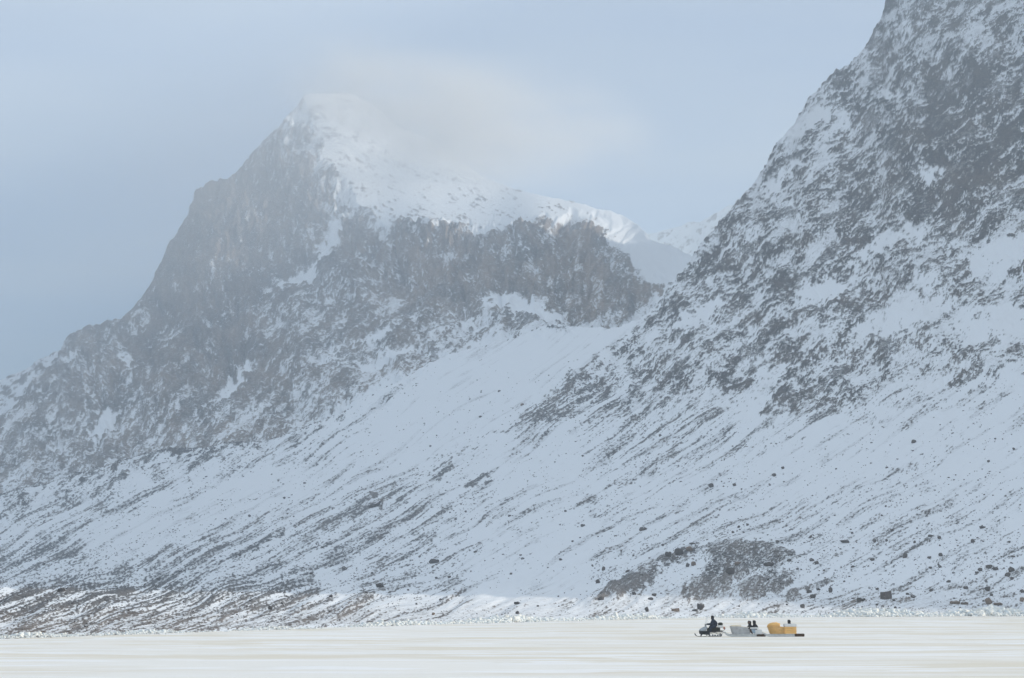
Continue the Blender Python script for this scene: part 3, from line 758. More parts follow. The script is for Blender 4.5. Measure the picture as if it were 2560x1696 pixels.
def build_cloud(name, label, px, py, D, rx, ry, rz, dens, scale, tilt, seed):
    bm = bmesh.new(); bmesh.ops.create_icosphere(bm, subdivisions=3, radius=1.0)
    me = bpy.data.meshes.new(name); bm.to_mesh(me); bm.free()
    o = bpy.data.objects.new(name, me)
    o.location = ray_xyz(px, py, D); o.scale = (rx, ry, rz); o.rotation_euler = (0, tilt, 0)
    m = bpy.data.materials.new('cloud_vapour'); m.use_nodes = True
    n = m.node_tree.nodes; l = m.node_tree.links; n.clear()
    out = n.new('ShaderNodeOutputMaterial'); v = n.new('ShaderNodeVolumePrincipled')
    v.inputs['Color'].default_value = (1.0, 1.0, 1.0, 1); v.inputs['Anisotropy'].default_value = 0.3
    tc = n.new('ShaderNodeTexCoord')
    ln = n.new('ShaderNodeVectorMath'); ln.operation = 'LENGTH'; l.new(tc.outputs['Object'], ln.inputs[0])
    fo = n.new('ShaderNodeMapRange'); fo.interpolation_type = 'SMOOTHSTEP'
    fo.inputs['From Min'].default_value = 1.0; fo.inputs['From Max'].default_value = 0.15
    l.new(ln.outputs['Value'], fo.inputs['Value'])
    no = n.new('ShaderNodeTexNoise'); no.inputs['Scale'].default_value = scale; no.inputs['Detail'].default_value = 4; no.inputs['Roughness'].default_value = 0.55
    mp = n.new('ShaderNodeMapping'); mp.inputs['Location'].default_value = (seed, 0, 0)
    l.new(tc.outputs['Object'], mp.inputs['Vector']); l.new(mp.outputs[0], no.inputs['Vector'])
    nr_ = n.new('ShaderNodeMapRange'); nr_.inputs['From Min'].default_value = 0.36; nr_.inputs['From Max'].default_value = 0.68
    l.new(no.outputs['Fac'], nr_.inputs['Value'])
    mu = n.new('ShaderNodeMath'); mu.operation = 'MULTIPLY'; l.new(fo.outputs[0], mu.inputs[0]); l.new(nr_.outputs[0], mu.inputs[1])
    m2 = n.new('ShaderNodeMath'); m2.operation = 'MULTIPLY'; m2.inputs[1].default_value = dens; l.new(mu.outputs[0], m2.inputs[0])
    l.new(m2.outputs[0], v.inputs['Density']); l.new(v.outputs[0], out.inputs['Volume'])
    me.materials.append(m)
    tag(o, label, 'cloud', kind='stuff'); link(o)
build_cloud('cloud', 'soft cream cloud drifting over the right shoulder of the flat summit', 1060, 296, 5500, 330, 620, 130, 0.0085, 2.6, R(14), 3.0)
build_cloud('cloud', 'thin veil of cloud trailing to the right above the snowy shoulder', 1250, 310, 6000, 420, 500, 150, 0.0055, 2.4, R(8), 7.0)
build_cloud('mist', 'thin pale mist veiling the upper left face of the middle mountain', 720, 420, 4100, 520, 420, 230, 0.0009, 1.2, R(-20), 11.0)

print('terrain done', round(time.time() - T0, 1))
#==OBJECTS==
# ------------------------------------------------------------------ boulders
random.seed(11)
def rock_mesh(name, seed, mat, sub=2, cuts=7, flat=1.0):
    """angular boulder: a ball cut by random planes, about one unit across, its base at z = 0"""
    rnd = random.Random(seed)
    bm = bmesh.new()
    bmesh.ops.create_icosphere(bm, subdivisions=sub, radius=0.5)
    planes = []
    for k in range(cuts):
        d = Vector((rnd.gauss(0, 1), rnd.gauss(0, 1), rnd.gauss(0, 0.8))).normalized()
        planes.append((d, rnd.uniform(0.26, 0.40)))
    for v in bm.verts:
        for d, h in planes:
            e = v.co.dot(d) - h
            if e > 0:
                v.co -= d * e
        v.co += v.co.normalized() * 0.05 * mnoise.noise(v.co * 5 + Vector((seed, 0, 0)))
    zs = [v.co.z for v in bm.verts]
    z0 = min(zs) + 0.12 * (max(zs) - min(zs))
    sx = 1.0 / (max(v.co.x for v in bm.verts) - min(v.co.x for v in bm.verts))
    sz = 1.0 / (max(zs) - z0)
    for v in bm.verts:
        v.co = Vector((v.co.x * sx, v.co.y * sx, (v.co.z - z0) * sz))
    bmesh.ops.recalc_face_normals(bm, faces=bm.faces)
    me = bpy.data.meshes.new(name); bm.to_mesh(me); bm.free()
    me.materials.append(mat)
    return me

def cube_rock_mesh(name, seed, mat):
    rnd = random.Random(seed)
    bm = bmesh.new()
    bmesh.ops.create_cube(bm, size=1)
    bmesh.ops.subdivide_edges(bm, edges=bm.edges[:], cuts=1, use_grid_fill=True)
    bmesh.ops.bevel(bm, geom=bm.edges[:], offset=0.05, segments=1, affect='EDGES')
    for v in bm.verts:
        v.co += Vector((rnd.gauss(0, .012), rnd.gauss(0, .012), rnd.gauss(0, .012)))
        v.co.x *= 1.0 - 0.10 * (v.co.z + 0.5) + 0.0
        v.co.z += 0.10 * v.co.x * (v.co.z > 0)
        v.co.z += 0.5
    me = bpy.data.meshes.new(name); bm.to_mesh(me); bm.free()
    me.materials.append(mat)
    return me

def boulder_mat(name, c, c2):
    m, n, l, b = new_mat(name)
    tc = n.new('ShaderNodeTexCoord'); oi = n.new('ShaderNodeObjectInfo')
    no = n.new('ShaderNodeTexNoise'); no.inputs['Scale'].default_value = 3.0; no.inputs['Detail'].default_value = 6; no.inputs['Roughness'].default_value = 0.65
    l.new(tc.outputs['Object'], no.inputs['Vector'])
    mx = n.new('ShaderNodeMix'); mx.data_type = 'RGBA'
    mx.inputs[6].default_value = (*c, 1); mx.inputs[7].default_value = (*c2, 1)
    rp = n.new('ShaderNodeMapRange'); rp.inputs['From Min'].default_value = 0.35; rp.inputs['From Max'].default_value = 0.68
    l.new(no.outputs['Fac'], rp.inputs['Value']); l.new(rp.outputs[0], mx.inputs[0])
    sc = n.new('ShaderNodeMapRange'); sc.inputs['To Min'].default_value = 0.75; sc.inputs['To Max'].default_value = 1.25
    l.new(oi.outputs['Random'], sc.inputs['Value'])
    vm = n.new('ShaderNodeVectorMath'); vm.operation = 'SCALE'
    l.new(mx.outputs[2], vm.inputs[0]); l.new(sc.outputs[0], vm.inputs['Scale'])
    ge = n.new('ShaderNodeNewGeometry'); sz_ = n.new('ShaderNodeSeparateXYZ'); l.new(ge.outputs['Normal'], sz_.inputs[0])
    ca = n.new('ShaderNodeMath'); ca.operation = 'MULTIPLY_ADD'; ca.inputs[1].default_value = 0.9
    l.new(no.outputs['Fac'], ca.inputs[0]); l.new(sz_.outputs['Z'], ca.inputs[2])
    cm = n.new('ShaderNodeMapRange'); cm.inputs['From Min'].default_value = 1.28; cm.inputs['From Max'].default_value = 1.42; l.new(ca.outputs[0], cm.inputs['Value'])
    sn = n.new('ShaderNodeMix'); sn.data_type = 'RGBA'; sn.inputs[7].default_value = (0.80, 0.83, 0.87, 1)
    l.new(cm.outputs[0], sn.inputs[0]); l.new(vm.outputs[0], sn.inputs[6])
    l.new(sn.outputs[2], b.inputs['Base Color'])
    b.inputs['Roughness'].default_value = 0.95; b.inputs['Specular IOR Level'].default_value = 0.1
    return m
M_DARK = boulder_mat('dark_gneiss', (0.045, 0.042, 0.044), (0.10, 0.085, 0.078))
M_TAN = boulder_mat('tan_gneiss', (0.13, 0.095, 0.075), (0.24, 0.175, 0.13))
ROCKS_D = [rock_mesh('boulder_shape', 100 + k, M_DARK, 2, 6 + k % 4) for k in range(7)]
ROCKS_T = [rock_mesh('brown_boulder_shape', 200 + k, M_TAN, 2, 6 + k % 4) for k in range(4)]
CUBE_D = cube_rock_mesh('block_boulder_shape', 5, boulder_mat('brown_grey_gneiss', (0.06, 0.052, 0.05), (0.12, 0.095, 0.085)))
CUBE_T = cube_rock_mesh('tan_block_shape', 6, M_TAN)

def boulder(px, py, w, h, label, group=None, mesh=None, name='boulder', tilt=0.0, sink=0.1):
    """py is the row of the boulder's foot"""
    p = on_near(px, py)
    k = p.y / F * 0.88
    me = mesh or random.choice(ROCKS_D)
    o = bpy.data.objects.new(name, me)
    o.location = (p.x, p.y, p.z - sink * h * k)
    o.scale = (w * k, w * k * random.uniform(0.8, 1.1), h * k * (1 + sink))
    o.rotation_euler = (0, tilt, random.choice([0, math.pi]) + random.uniform(-0.5, 0.5) if mesh is None else 0)
    tag(o, label, 'boulder', group)
    link(o)
    return o

# the ones that can be told apart, by survey position of their middle, width and height
T_ = 'tan'
NAMED = [
    (2216, 1497, 27, 23, 'large square brown boulder standing on the snow right above the shore', CUBE_D),
    (2151, 1506, 26, 12, 'low wedge boulder just left of the big square boulder', None),
    (2282, 1493, 16, 10, 'rounded dark boulder just right of the big square boulder', None),
    (2076, 1484, 11, 15, 'tall narrow dark boulder among rubble left of the big square boulder', None),
    (2414, 1471, 15, 9, 'dark boulder on the streaked bank midway between square boulder and right edge', None),
    (2469, 1477, 17, 13, 'squat dark boulder above the brown shore rocks at right', None),
    (2528, 1430, 18, 14, 'pointed pyramid boulder near the right edge of the picture', None),
    (2519, 1441, 18, 10, 'slanting flat topped boulder just below the pointed pyramid boulder', None),
    (2451, 1428, 14, 11, 'upright boulder at the left of the row of three dark boulders', None),
    (2473, 1422, 19, 11, 'broad dark boulder in the middle of the row of three', None),
    (2488, 1426, 18, 10, 'long low boulder at the right of the row of three', None),
    (2442, 1434, 12, 7, 'small flat boulder tucked below the row of three dark boulders', None),
    (2263, 1398, 14, 14, 'sharp peaked boulder alone on snow above the big square boulder', None),
    (2351, 1389, 13, 10, 'round dark boulder above the string of small stones at right', None),
    (2432, 1357, 12, 11, 'egg shaped dark boulder high on the open snow at right', None),
    (2455, 1324, 18, 8, 'flat block boulder highest on the snow slope at right', None),
    (2471, 1511, 21, 18, 'tall brown boulder at the right shore beside flat tan slabs', T_),
    (2387, 1512, 30, 10, 'long low brown slab on the snow bank at the right shore', T_),
    (2411, 1514, 22, 8, 'thin brown slab touching the right end of the long low slab', T_),
    (2496, 1513, 26, 9, 'flat tan slab on the right of the tall brown shore boulder', T_),
    (2555, 1502, 15, 13, 'brown boulder cut by the right picture edge near the shore', T_),
    (2555, 1482, 14, 10, 'dark boulder cut by the right picture edge above the brown one', None),
    (2181, 1404, 15, 7, 'flat dark stone left of the sharp peaked boulder', None),
    (2113, 1360, 27, 9, 'long crooked dark rock lying across the snow above the moraine', None),
    (1752, 1527, 24, 20, 'dark leaning boulder above the snowmobile at the shore', None),
    (1737, 1530, 17, 7, 'flat grey slab at the foot of the dark leaning boulder', None),
    (1689, 1530, 19, 9, 'tan rectangular block at the shore left of the snowmobile', CUBE_T),
    (1617, 1531, 12, 15, 'small upright pile shaped boulder at the shore left of the tan block', None),
    (1722, 1435, 12, 12, 'dark boulder sitting left of its paler twin on the moraine snow patch', None),
    (1737, 1431, 14, 12, 'paler brown boulder right of its dark twin on the moraine snow patch', T_),
    (1728, 1395, 20, 13, 'brownish boulder at the top right end of the dark moraine outcrop', T_),
    (1702, 1408, 28, 19, 'big black craggy rock in the moraine outcrop above the snow patch', None),
    (1676, 1414, 20, 15, 'jagged black rock at the lower left end of the moraine outcrop', None),
    (1828, 1460, 26, 22, 'largest dark boulder in the middle of the moraine hump', None),
    (1509, 1427, 10, 12, 'lone oval boulder on snow high left of the moraine', None),
    (1494, 1459, 12, 12, 'angular boulder on snow just left of the moraine toe', None),
    (1584, 1502, 13, 10, 'round dark boulder on snow below the left moraine toe', None),
    (1635, 1502, 14, 8, 'upper of two low dark boulders below the moraine snow patch', None),
    (1626, 1509, 17, 8, 'lower of two low dark boulders below the moraine snow patch', None),
    (1503, 1509, 20, 11, 'dark broken boulder at the left foot of the moraine', None),
    (1734, 1373, 18, 6, 'long flat dark stone on the snow line above the moraine', None),
    (1976, 1420, 13, 8, 'dark boulder on the right shoulder of the moraine hump', None),
    (2029, 1405, 14, 9, 'left rock of the small pair on snow right of the moraine', None),
    (2042, 1411, 13, 10, 'right rock of the small pair on snow right of the moraine', None),
    (2006, 1521, 13, 11, 'dark boulder at the shore above the orange sled', None),
    (2032, 1498, 18, 12, 'broad dark boulder in rubble right of the moraine foot', None),
    (2023, 1483, 15, 9, 'dark boulder above the broad one right of the moraine foot', None),
    (2045, 1476, 13, 8, 'small dark boulder left of the tall narrow boulder', None),
    (1925, 1434, 30, 13, 'long ragged dark rock slanting across the right side of the moraine', None),
    (1847, 1429, 20, 11, 'brown grey rock high on the moraine hump', T_),
    (1083, 1539, 10, 8, 'single brown boulder at the shore on the pale snow bank', T_),
    (1292, 1511, 20, 9, 'lens shaped dark boulder alone on the smooth snow bank', None),
    (1293, 1536, 10, 9, 'small dark boulder at the shore below the lens shaped boulder', None),
    (948, 1470, 24, 14, 'large dark boulder at the end of a scree tongue left of centre', None),
    (1086, 1409, 30, 13, 'wide dark craggy outcrop on the scree left of centre', None),
    (861, 1427, 18, 12, 'dark rock left of the rounded snow hollow in the scree', None),
    (1606, 1326, 22, 11, 'cluster like dark rock on the snow slope far above the moraine', None),
    (676, 1524, 14, 12, 'block shaped dark boulder near the left shore on pale snow', None),
    (153, 1482, 22, 12, 'dark craggy rock near the left edge of the lower slope', None),
    (940, 1266, 40, 9, 'long dark slab of rock lying along the slope left of centre', None),
    (1305, 1014, 11, 7, 'lone brown boulder high in the snow bowl below the cliffs', T_),
    (1778, 1218, 16, 13, 'black boulder with companions on the open snow under the right wall', None),
    (1836, 1216, 11, 9, 'wedge boulder to the right of the black boulder on open snow', None),
    (2284, 1108, 14, 10, 'lone dark boulder on clean snow below the right rock wall', None),
]
for (px, py, w, h, lab, ms) in NAMED:
    me = random.choice(ROCKS_T) if ms == T_ else ms
    o = boulder(px, py, w, h, lab, mesh=me)
    if 'slab of rock' in lab:
        o.rotation_euler = (0, R(-26), 0)
    if me in (CUBE_D, CUBE_T):
        o.rotation_euler = (0, R(-6), R(24))
        o.scale = (w * .86 * o.location.y / F, w * .8 * o.location.y / F, o.scale.z)

SMALL = [(2269, 1486, 11, 6), (2328, 1482, 12, 7), (2193, 1477, 10, 7), (2372, 1456, 14, 7), (2349, 1418, 11, 8), (2326, 1419, 11, 7), (2323, 1397, 13, 7), (2348, 1348, 11, 9),
         (2187, 1356, 10, 10), (2216, 1354, 8, 7), (2287, 1360, 8, 8), (2383, 1431, 11, 5), (2326, 1343, 14, 7), (2533, 1395, 15, 6), (2530, 1452, 10, 9), (2230, 1329, 11, 7),
         (2479, 1493, 11, 7), (2132, 1420, 11, 6), (1571, 1438, 13, 7), (1995, 1435, 9, 6), (1657, 1366, 8, 7), (1945, 1365, 10, 7), (2027, 1346, 10, 8), (2234, 1505, 10, 7), (2192, 1515, 8, 5),
         (1401, 1402, 10, 7), (1306, 1398, 10, 6), (1123, 1445, 10, 8), (1188, 1380, 13, 6), (1101, 1502, 8, 6), (1457, 1317, 13, 8), (705, 1509, 9, 6), (827, 1494, 11, 8), (778, 1438, 10, 7),
         (396, 1453, 13, 7), (451, 1434, 11, 7), (600, 1391, 8, 7), (1200, 1043, 9, 5), (1248, 980, 9, 5), (1956, 1170, 10, 8), (1935, 1190, 13, 10)]
def zone(px, py):
    if py < 1250 and px < 1600: return ('small dark stone on the high snow bowl below the middle cliffs', 'stones in the snow bowl')
    if py < 1300: return ('small dark stone on the open snow below the right rock wall', 'stones below the right wall')
    if px > 2080: return ('small dark boulder scattered on the snow slope right of the moraine', 'small boulders right of the moraine')
    if px > 1470 and py > 1352: return ('small dark boulder on or beside the moraine hump', 'small boulders on the moraine')
    if px > 1470: return ('small dark stone on the snow slope above the moraine', 'stones above the moraine')
    if px > 860: return ('small dark boulder on the scree slope left of the moraine', 'small boulders on the middle scree')
    return ('small dark boulder on the streaked scree at the far left', 'small boulders on the left scree')
stones = []
for (px, py, w, h) in SMALL:
    stones.append((px, py, boulder(px, py, w, h, None, zone(px, py)[1])))
# more of the same size, strewn where the slope shows stones
rr = random.Random(77)
while len(stones) < len(SMALL) + 190:
    px = rr.uniform(20, 2550); py = rr.uniform(1080, 1532)
    if py > float(shore_y(np.array([px]))[0]) - 14: continue
    dens = 0.25 + 0.75 * (px / 2560) ** 1.5 * (py > 1250) + 0.2 * (py > 1380)
    cl = float(aniso(np.array([px]), np.array([py]), 24, 40, 2.5, 2, 900)[0])
    if rr.random() > dens * (0.3 + 0.9 * max(0, cl)): continue
    w = rr.choice([4, 4.5, 5, 5.5, 6, 7, 8.5])
    stones.append((px, py, boulder(px, py, w, w * rr.uniform(0.55, 0.85), None, zone(px, py)[1])))
# each small stone is told apart by the nearest boulder one can point to
CUT = (' standing', ' just', ' among', ' on ', ' above', ' near', ' at ', ' in ', ' alone', ' tucked', ' high', ' cut', ' left', ' right', ' touching', ' lying', ' sitting', ' below', ' of ', ' with', ' to ', ' slanting', ' midway')
def handle(lab):
    return lab[:min([lab.find(c) for c in CUT if c in lab] + [len(lab)])]
hs = [handle(n_[4]) for n_ in NAMED]
anchors = [(n_[0], n_[1], h_) for n_, h_ in zip(NAMED, hs) if hs.count(h_) == 1 and len(h_.split()) >= 3]
ORD = ['nearest', 'second nearest', 'third nearest', 'fourth nearest', 'fifth nearest', 'sixth nearest', 'seventh nearest', 'eighth nearest', 'ninth nearest', 'tenth nearest']
options = {}
for (ax, ay, h_) in anchors:
    sect = {}
    for k, (px, py, o) in enumerate(stones):
        dx, dy = px - ax, py - ay
        d_ = 'right of' if dx > abs(dy) else 'left of' if -dx > abs(dy) else 'below' if dy > 0 else 'above'
        sect.setdefault(d_, []).append((math.hypot(dx, dy), k))
    for d_, lst in sect.items():
        for rk_i, (dist, k) in enumerate(sorted(lst)[:10]):
            options.setdefault(k, []).append((rk_i * 40 + dist, ORD[rk_i] + ' small dark stone ' + d_ + ' the ' + h_))
for k, (px, py, o) in enumerate(stones):
    if k in options:
        o['label'] = min(options[k])[1]
    else:
        o['label'] = zone(px, py)[0]

# the thousands of smaller stones: one mass
def tri_mesh(name, V, Fa, mat):
    me = bpy.data.meshes.new(name)
    me.vertices.add(len(V)); me.vertices.foreach_set('co', np.asarray(V, np.float32).reshape(-1))
    nf = len(Fa)
    me.loops.add(nf * 3); me.loops.foreach_set('vertex_index', np.asarray(Fa, np.int32).reshape(-1))
    me.polygons.add(nf)
    me.polygons.foreach_set('loop_start', np.arange(0, nf * 3, 3, dtype=np.int32))
    me.polygons.foreach_set('loop_total', np.full(nf, 3, np.int32))
    me.materials.append(mat); me.update(); me.validate()
    return bpy.data.objects.new(name, me)

def ico():
    bm = bmesh.new(); bmesh.ops.create_icosphere(bm, subdivisions=1, radius=0.5)
    V = np.array([v.co[:] for v in bm.verts]); Fa = np.array([[v.index for v in f.verts] for f in bm.faces]); bm.free()
    return V, Fa

def scatter_stones(n):
    rng = np.random.default_rng(5)
    V0, F0 = ico()
    px = rng.uniform(-10, 2570, n * 30); py = rng.uniform(900, 1592, n * 30)
    ok = py < shore_y(px) - 5
    px, py = px[ok], py[ok]
    cl = 0.7 * aniso(px, py, 26, 22, 5, 3, 901, 0.6) + 0.6 * aniso(px, py, 28, 7, 5, 2, 902, 0.6)
    w = np.clip(0.12 + 0.42 * cl, 0, 1) * np.interp(py, [900, 1100, 1250, 1400, 1600], [0.12, 0.25, 0.55, 1, 1])
    w *= 1 - 0.75 * polymask(px, py, [(1180, 1300), (1480, 1280), (1470, 1500), (1560, 1545), (1150, 1560), (1000, 1540)], 40)
    keep = rng.uniform(0, 1, len(px)) < w
    px, py = px[keep][:n], py[keep][:n]
    Vs, Fs = [], []
    for i in range(len(px)):
        p = on_near(px[i], py[i]); k = p.y / F
        s = min(rng.lognormal(0.72, 0.42), 5.0) * k
        v = V0 * (1 + rng.normal(0, 0.13, V0.shape)) * np.array([s * rng.uniform(0.9, 1.7), s, s * rng.uniform(0.6, 1.0)])
        a = rng.uniform(0, 6.28); c_, s_ = math.cos(a), math.sin(a)
        v = np.stack([v[:, 0] * c_ - v[:, 1] * s_, v[:, 0] * s_ + v[:, 1] * c_, v[:, 2]], 1) + np.array([p.x, p.y, p.z + 0.16 * s])
        Vs.append(v); Fs.append(F0 + 12 * i)
    o = tri_mesh('scree_stones', np.concatenate(Vs), np.concatenate(Fs), M_DARK)
    tag(o, 'thousands of small dark stones strewn over the snowy scree slopes', 'stones', kind='stuff'); link(o)
scatter_stones(11000)

# ------------------------------------------------------------------ tide-broken ice along the shore
def ice_rubble_mat():
    m, n, l, b = new_mat('broken_sea_ice')
    tc = n.new('ShaderNodeTexCoord')
    no = n.new('ShaderNodeTexNoise'); no.inputs['Scale'].default_value = 0.7; no.inputs['Detail'].default_value = 4
    l.new(tc.outputs['Object'], no.inputs['Vector'])
    cr = n.new('ShaderNodeMix'); cr.data_type = 'RGBA'
    cr.inputs[6].default_value = (0.72, 0.78, 0.80, 1); cr.inputs[7].default_value = (0.86, 0.85, 0.80, 1)
    rp = n.new('ShaderNodeMapRange'); rp.inputs['From Min'].default_value = 0.38; rp.inputs['From Max'].default_value = 0.62
    l.new(no.outputs['Fac'], rp.inputs['Value']); l.new(rp.outputs[0], cr.inputs[0]); l.new(cr.outputs[2], b.inputs['Base Color'])
    b.inputs['Roughness'].default_value = 0.6
    return m
M_ICE = ice_rubble_mat()
def ice_rubble(n):
    rng = np.random.default_rng(9)
    bm = bmesh.new(); bmesh.ops.create_cube(bm, size=1); bmesh.ops.triangulate(bm, faces=bm.faces[:])
    V0 = np.array([v.co[:] for v in bm.verts]); F0 = np.array([[v.index for v in f.verts] for f in bm.faces]); bm.free()
    Vs, Fs = [], []
    px = rng.uniform(-30, 2590, n)
    D = shore_D(px)
    off = rng.triangular(-7, 4, 16, n) * np.interp(D, [230, 630], [0.55, 1.5])
    hh = np.interp(px, [0, 800, 1500, 2560], [0.10, 0.17, 0.34, 0.60])
    for i in range(n):
        y = D[i] + off[i]
        x = (px[i] - 1280) / F * y * 1.003
        pile = math.exp(-((off[i] / (3.0 * D[i] / 400) - 1.6) / 2.2) ** 2) * (0.6 + 0.4 * math.sin(px[i] * 0.021) + 0.3 * math.sin(px[i] * 0.0057 + 1))
        s = hh[i] * min(rng.lognormal(0, 0.45), 1.9) * (0.45 + 0.8 * max(pile, 0))
        v = V0 * (1 + rng.normal(0, 0.12, V0.shape)) * np.array([s * rng.uniform(0.8, 2.0), s * rng.uniform(0.8, 1.6), s * rng.uniform(0.35, 0.9)])
        q = np.array(Matrix.Rotation(rng.uniform(0, 6.28), 3, 'Z') @ Matrix.Rotation(rng.normal(0, .45), 3, 'X') @ Matrix.Rotation(rng.normal(0, .45), 3, 'Y'))
        z = 0.1 * s + rng.uniform(0, 1.0) * max(pile, 0) * hh[i] * 1.9
        Vs.append(v @ q.T + np.array([x, y, z])); Fs.append(F0 + 8 * i)
    o = tri_mesh('ice_rubble', np.concatenate(Vs), np.concatenate(Fs), M_ICE)
    tag(o, 'low ridge of tide broken ice blocks along the shore', 'ice rubble', kind='stuff'); link(o)
ice_rubble(9000)

# ------------------------------------------------------------------ travelling party
class MB:
    """collects shapes into one mesh"""
    def __init__(self): self.bm = bmesh.new()
    def box(self, c, s, rot=(0, 0, 0), bevel=0.0):
        t = bmesh.new()
        bmesh.ops.create_cube(t, size=1)
        bmesh.ops.scale(t, vec=Vector(s), verts=t.verts)
        if bevel: bmesh.ops.bevel(t, geom=t.edges[:], offset=bevel, segments=2, affect='EDGES')
        M = Matrix.Translation(Vector(c)) @ Matrix.Rotation(rot[2], 4, 'Z') @ Matrix.Rotation(rot[1], 4, 'Y') @ Matrix.Rotation(rot[0], 4, 'X')
        bmesh.ops.transform(t, matrix=M, verts=t.verts)
        self._take(t); return self
    def _take(self, t):
        me = bpy.data.meshes.new('tmp'); t.to_mesh(me); t.free()
        self.bm.from_mesh(me); bpy.data.meshes.remove(me)
    def prism(self, prof, y0, y1, taper=None, bevel=0.0):
        """side profile (x, z) extruded across the width; taper(x, z) -> width factor"""
        t = bmesh.new()
        A, B = [], []
        for (x, z) in prof:
            f = taper(x, z) if taper else 1.0
            ym = (y0 + y1) / 2
            A.append(t.verts.new((x, ym + (y0 - ym) * f, z))); B.append(t.verts.new((x, ym + (y1 - ym) * f, z)))
        t.faces.new(A); t.faces.new(B[::-1])
        n = len(prof)
        for i in range(n):
            t.faces.new((A[i], B[i], B[(i + 1) % n], A[(i + 1) % n]))
        bmesh.ops.recalc_face_normals(t, faces=t.faces)
        if bevel: bmesh.ops.bevel(t, geom=t.edges[:], offset=bevel, segments=2, affect='EDGES')
        bmesh.ops.triangulate(t, faces=[f for f in t.faces if len(f.verts) > 4])
        self._take(t); return self
    def tube(self, pts, r, n=8):
        t = bmesh.new(); rings = []
        pts = [Vector(p) for p in pts]
        for i, p in enumerate(pts):
            d = (pts[min(i + 1, len(pts) - 1)] - pts[max(i - 1, 0)]).normalized()
            a = d.cross(Vector((0, 0, 1)) if abs(d.z) < 0.9 else Vector((0, 1, 0))).normalized(); b = d.cross(a)
            rr_ = r[i] if isinstance(r, (list, tuple)) else r
            rings.append([t.verts.new(p + (a * math.cos(2 * math.pi * k / n) + b * math.sin(2 * math.pi * k / n)) * rr_) for k in range(n)])
        for i in range(len(rings) - 1):
            for k in range(n):
                t.faces.new((rings[i][k], rings[i][(k + 1) % n], rings[i + 1][(k + 1) % n], rings[i + 1][k]))
        t.faces.new(rings[0]); t.faces.new(rings[-1][::-1])
        bmesh.ops.recalc_face_normals(t, faces=t.faces)
        self._take(t); return self
    def disc(self, c, r, w, n=16):
        """wheel with its axle across the sled (y)"""
        return self.tube([(c[0], c[1] - w / 2, c[2]), (c[0], c[1] + w / 2, c[2])], r, n)
    def ball(self, c, s, sub=2, rot=0.0):
        t = bmesh.new(); bmesh.ops.create_icosphere(t, subdivisions=sub, radius=1)
        bmesh.ops.transform(t, matrix=Matrix.Translation(Vector(c)) @ Matrix.Rotation(rot, 4, 'Y') @ Matrix.Diagonal((*s, 1)), verts=t.verts)
        self._take(t); return self
    def loft(self, loops, close=False, cap0=False, cap1=False):
        t = bmesh.new(); rings = [[t.verts.new(p) for p in lp] for lp in loops]
        n = len(rings[0])
        for i in range(len(rings) - 1):
            for k in range(n):
                t.faces.new((rings[i][k], rings[i][(k + 1) % n], rings[i + 1][(k + 1) % n], rings[i + 1][k]))
        if cap0: t.faces.new(rings[0][::-1])
        if cap1: t.faces.new(rings[-1])
        bmesh.ops.recalc_face_normals(t, faces=t.faces)
        self._take(t); return self
    def build(self, name, mat, parent=None, smooth=False, label=None):
        me = bpy.data.meshes.new(name); self.bm.to_mesh(me); self.bm.free()
        if smooth:
            me.polygons.foreach_set('use_smooth', np.ones(len(me.polygons), bool))
        me.materials.append(mat)
        o = bpy.data.objects.new(name, me)
        if label: o['label'] = label
        return link(o, parent)

U = 250.6 / F * 1.0        # metres per survey unit where the sleds stand
def spot(px):
    x, y, z = ray_xyz(px, 1591.6, 250.6)
    return Vector((x, 250.6, 0.0))
def empty(name, px):
    e = bpy.data.objects.new(name, None); e.empty_display_size = 0.3
    e.location = spot(px); return link(e)

M_BLACK = simple('black_plastic', (0.018, 0.019, 0.022), 0.55)
M_RUBBER = simple('black_rubber', (0.012, 0.012, 0.013), 0.8)
M_HOOD = simple('pale_grey_cowl', (0.42, 0.46, 0.50), 0.35, 0.1, 3, spec=0.5)
M_STEEL = simple('dull_steel', (0.32, 0.33, 0.34), 0.45, metal=0.7)
M_RED = simple('orange_red_plastic', (0.55, 0.16, 0.07), 0.4)
M_WHITEP = simple('white_plastic', (0.78, 0.78, 0.77), 0.5, 0.06)
M_OLIVE = simple('olive_black_canvas', (0.030, 0.032, 0.022), 0.9)
M_NAVY = simple('navy_snowsuit', (0.018, 0.028, 0.048), 0.85, 0.25, 5)
M_BLACKC = simple('black_parka_cloth', (0.012, 0.012, 0.016), 0.9, 0.25, 5)
M_FUR = simple('dark_fur_trim', (0.025, 0.02, 0.016), 1.0, 0.4, 20)
M_SKIN = simple('weathered_skin', (0.36, 0.20, 0.14), 0.6, 0.08)
M_GWOOD = simple('weathered_grey_plywood', (0.50, 0.50, 0.50), 0.85, 0.18, 4)
M_CREAM = simple('cream_painted_ply', (0.85, 0.75, 0.58), 0.7, 0.1, 4)
M_RUNNER = simple('whitened_runner_wood', (0.64, 0.64, 0.62), 0.8, 0.18, 4)
M_ORANGE = simple('orange_varnished_ply', (0.88, 0.51, 0.17), 0.55, 0.12, 3)
M_ORANGE_SHADE = simple('shaded_orange_ply', (0.70, 0.41, 0.14), 0.6, 0.16, 3)  # darker copy of the orange: the hull's shade put into its colour
M_BROWN = simple('dark_brown_wood', (0.075, 0.042, 0.022), 0.8, 0.25, 5)
M_TARP = simple('white_canvas_cover', (0.80, 0.80, 0.78), 0.85, 0.08, 3)
M_BLUEG = simple('blue_grey_tarp', (0.34, 0.42, 0.50), 0.8, 0.12, 4)
M_ROPE = simple('tow_rope', (0.35, 0.32, 0.26), 0.95)
mg, gn, gl_, gb = new_mat('clear_windshield')
gb.inputs['Base Color'].default_value = (0.93, 0.95, 0.96, 1)
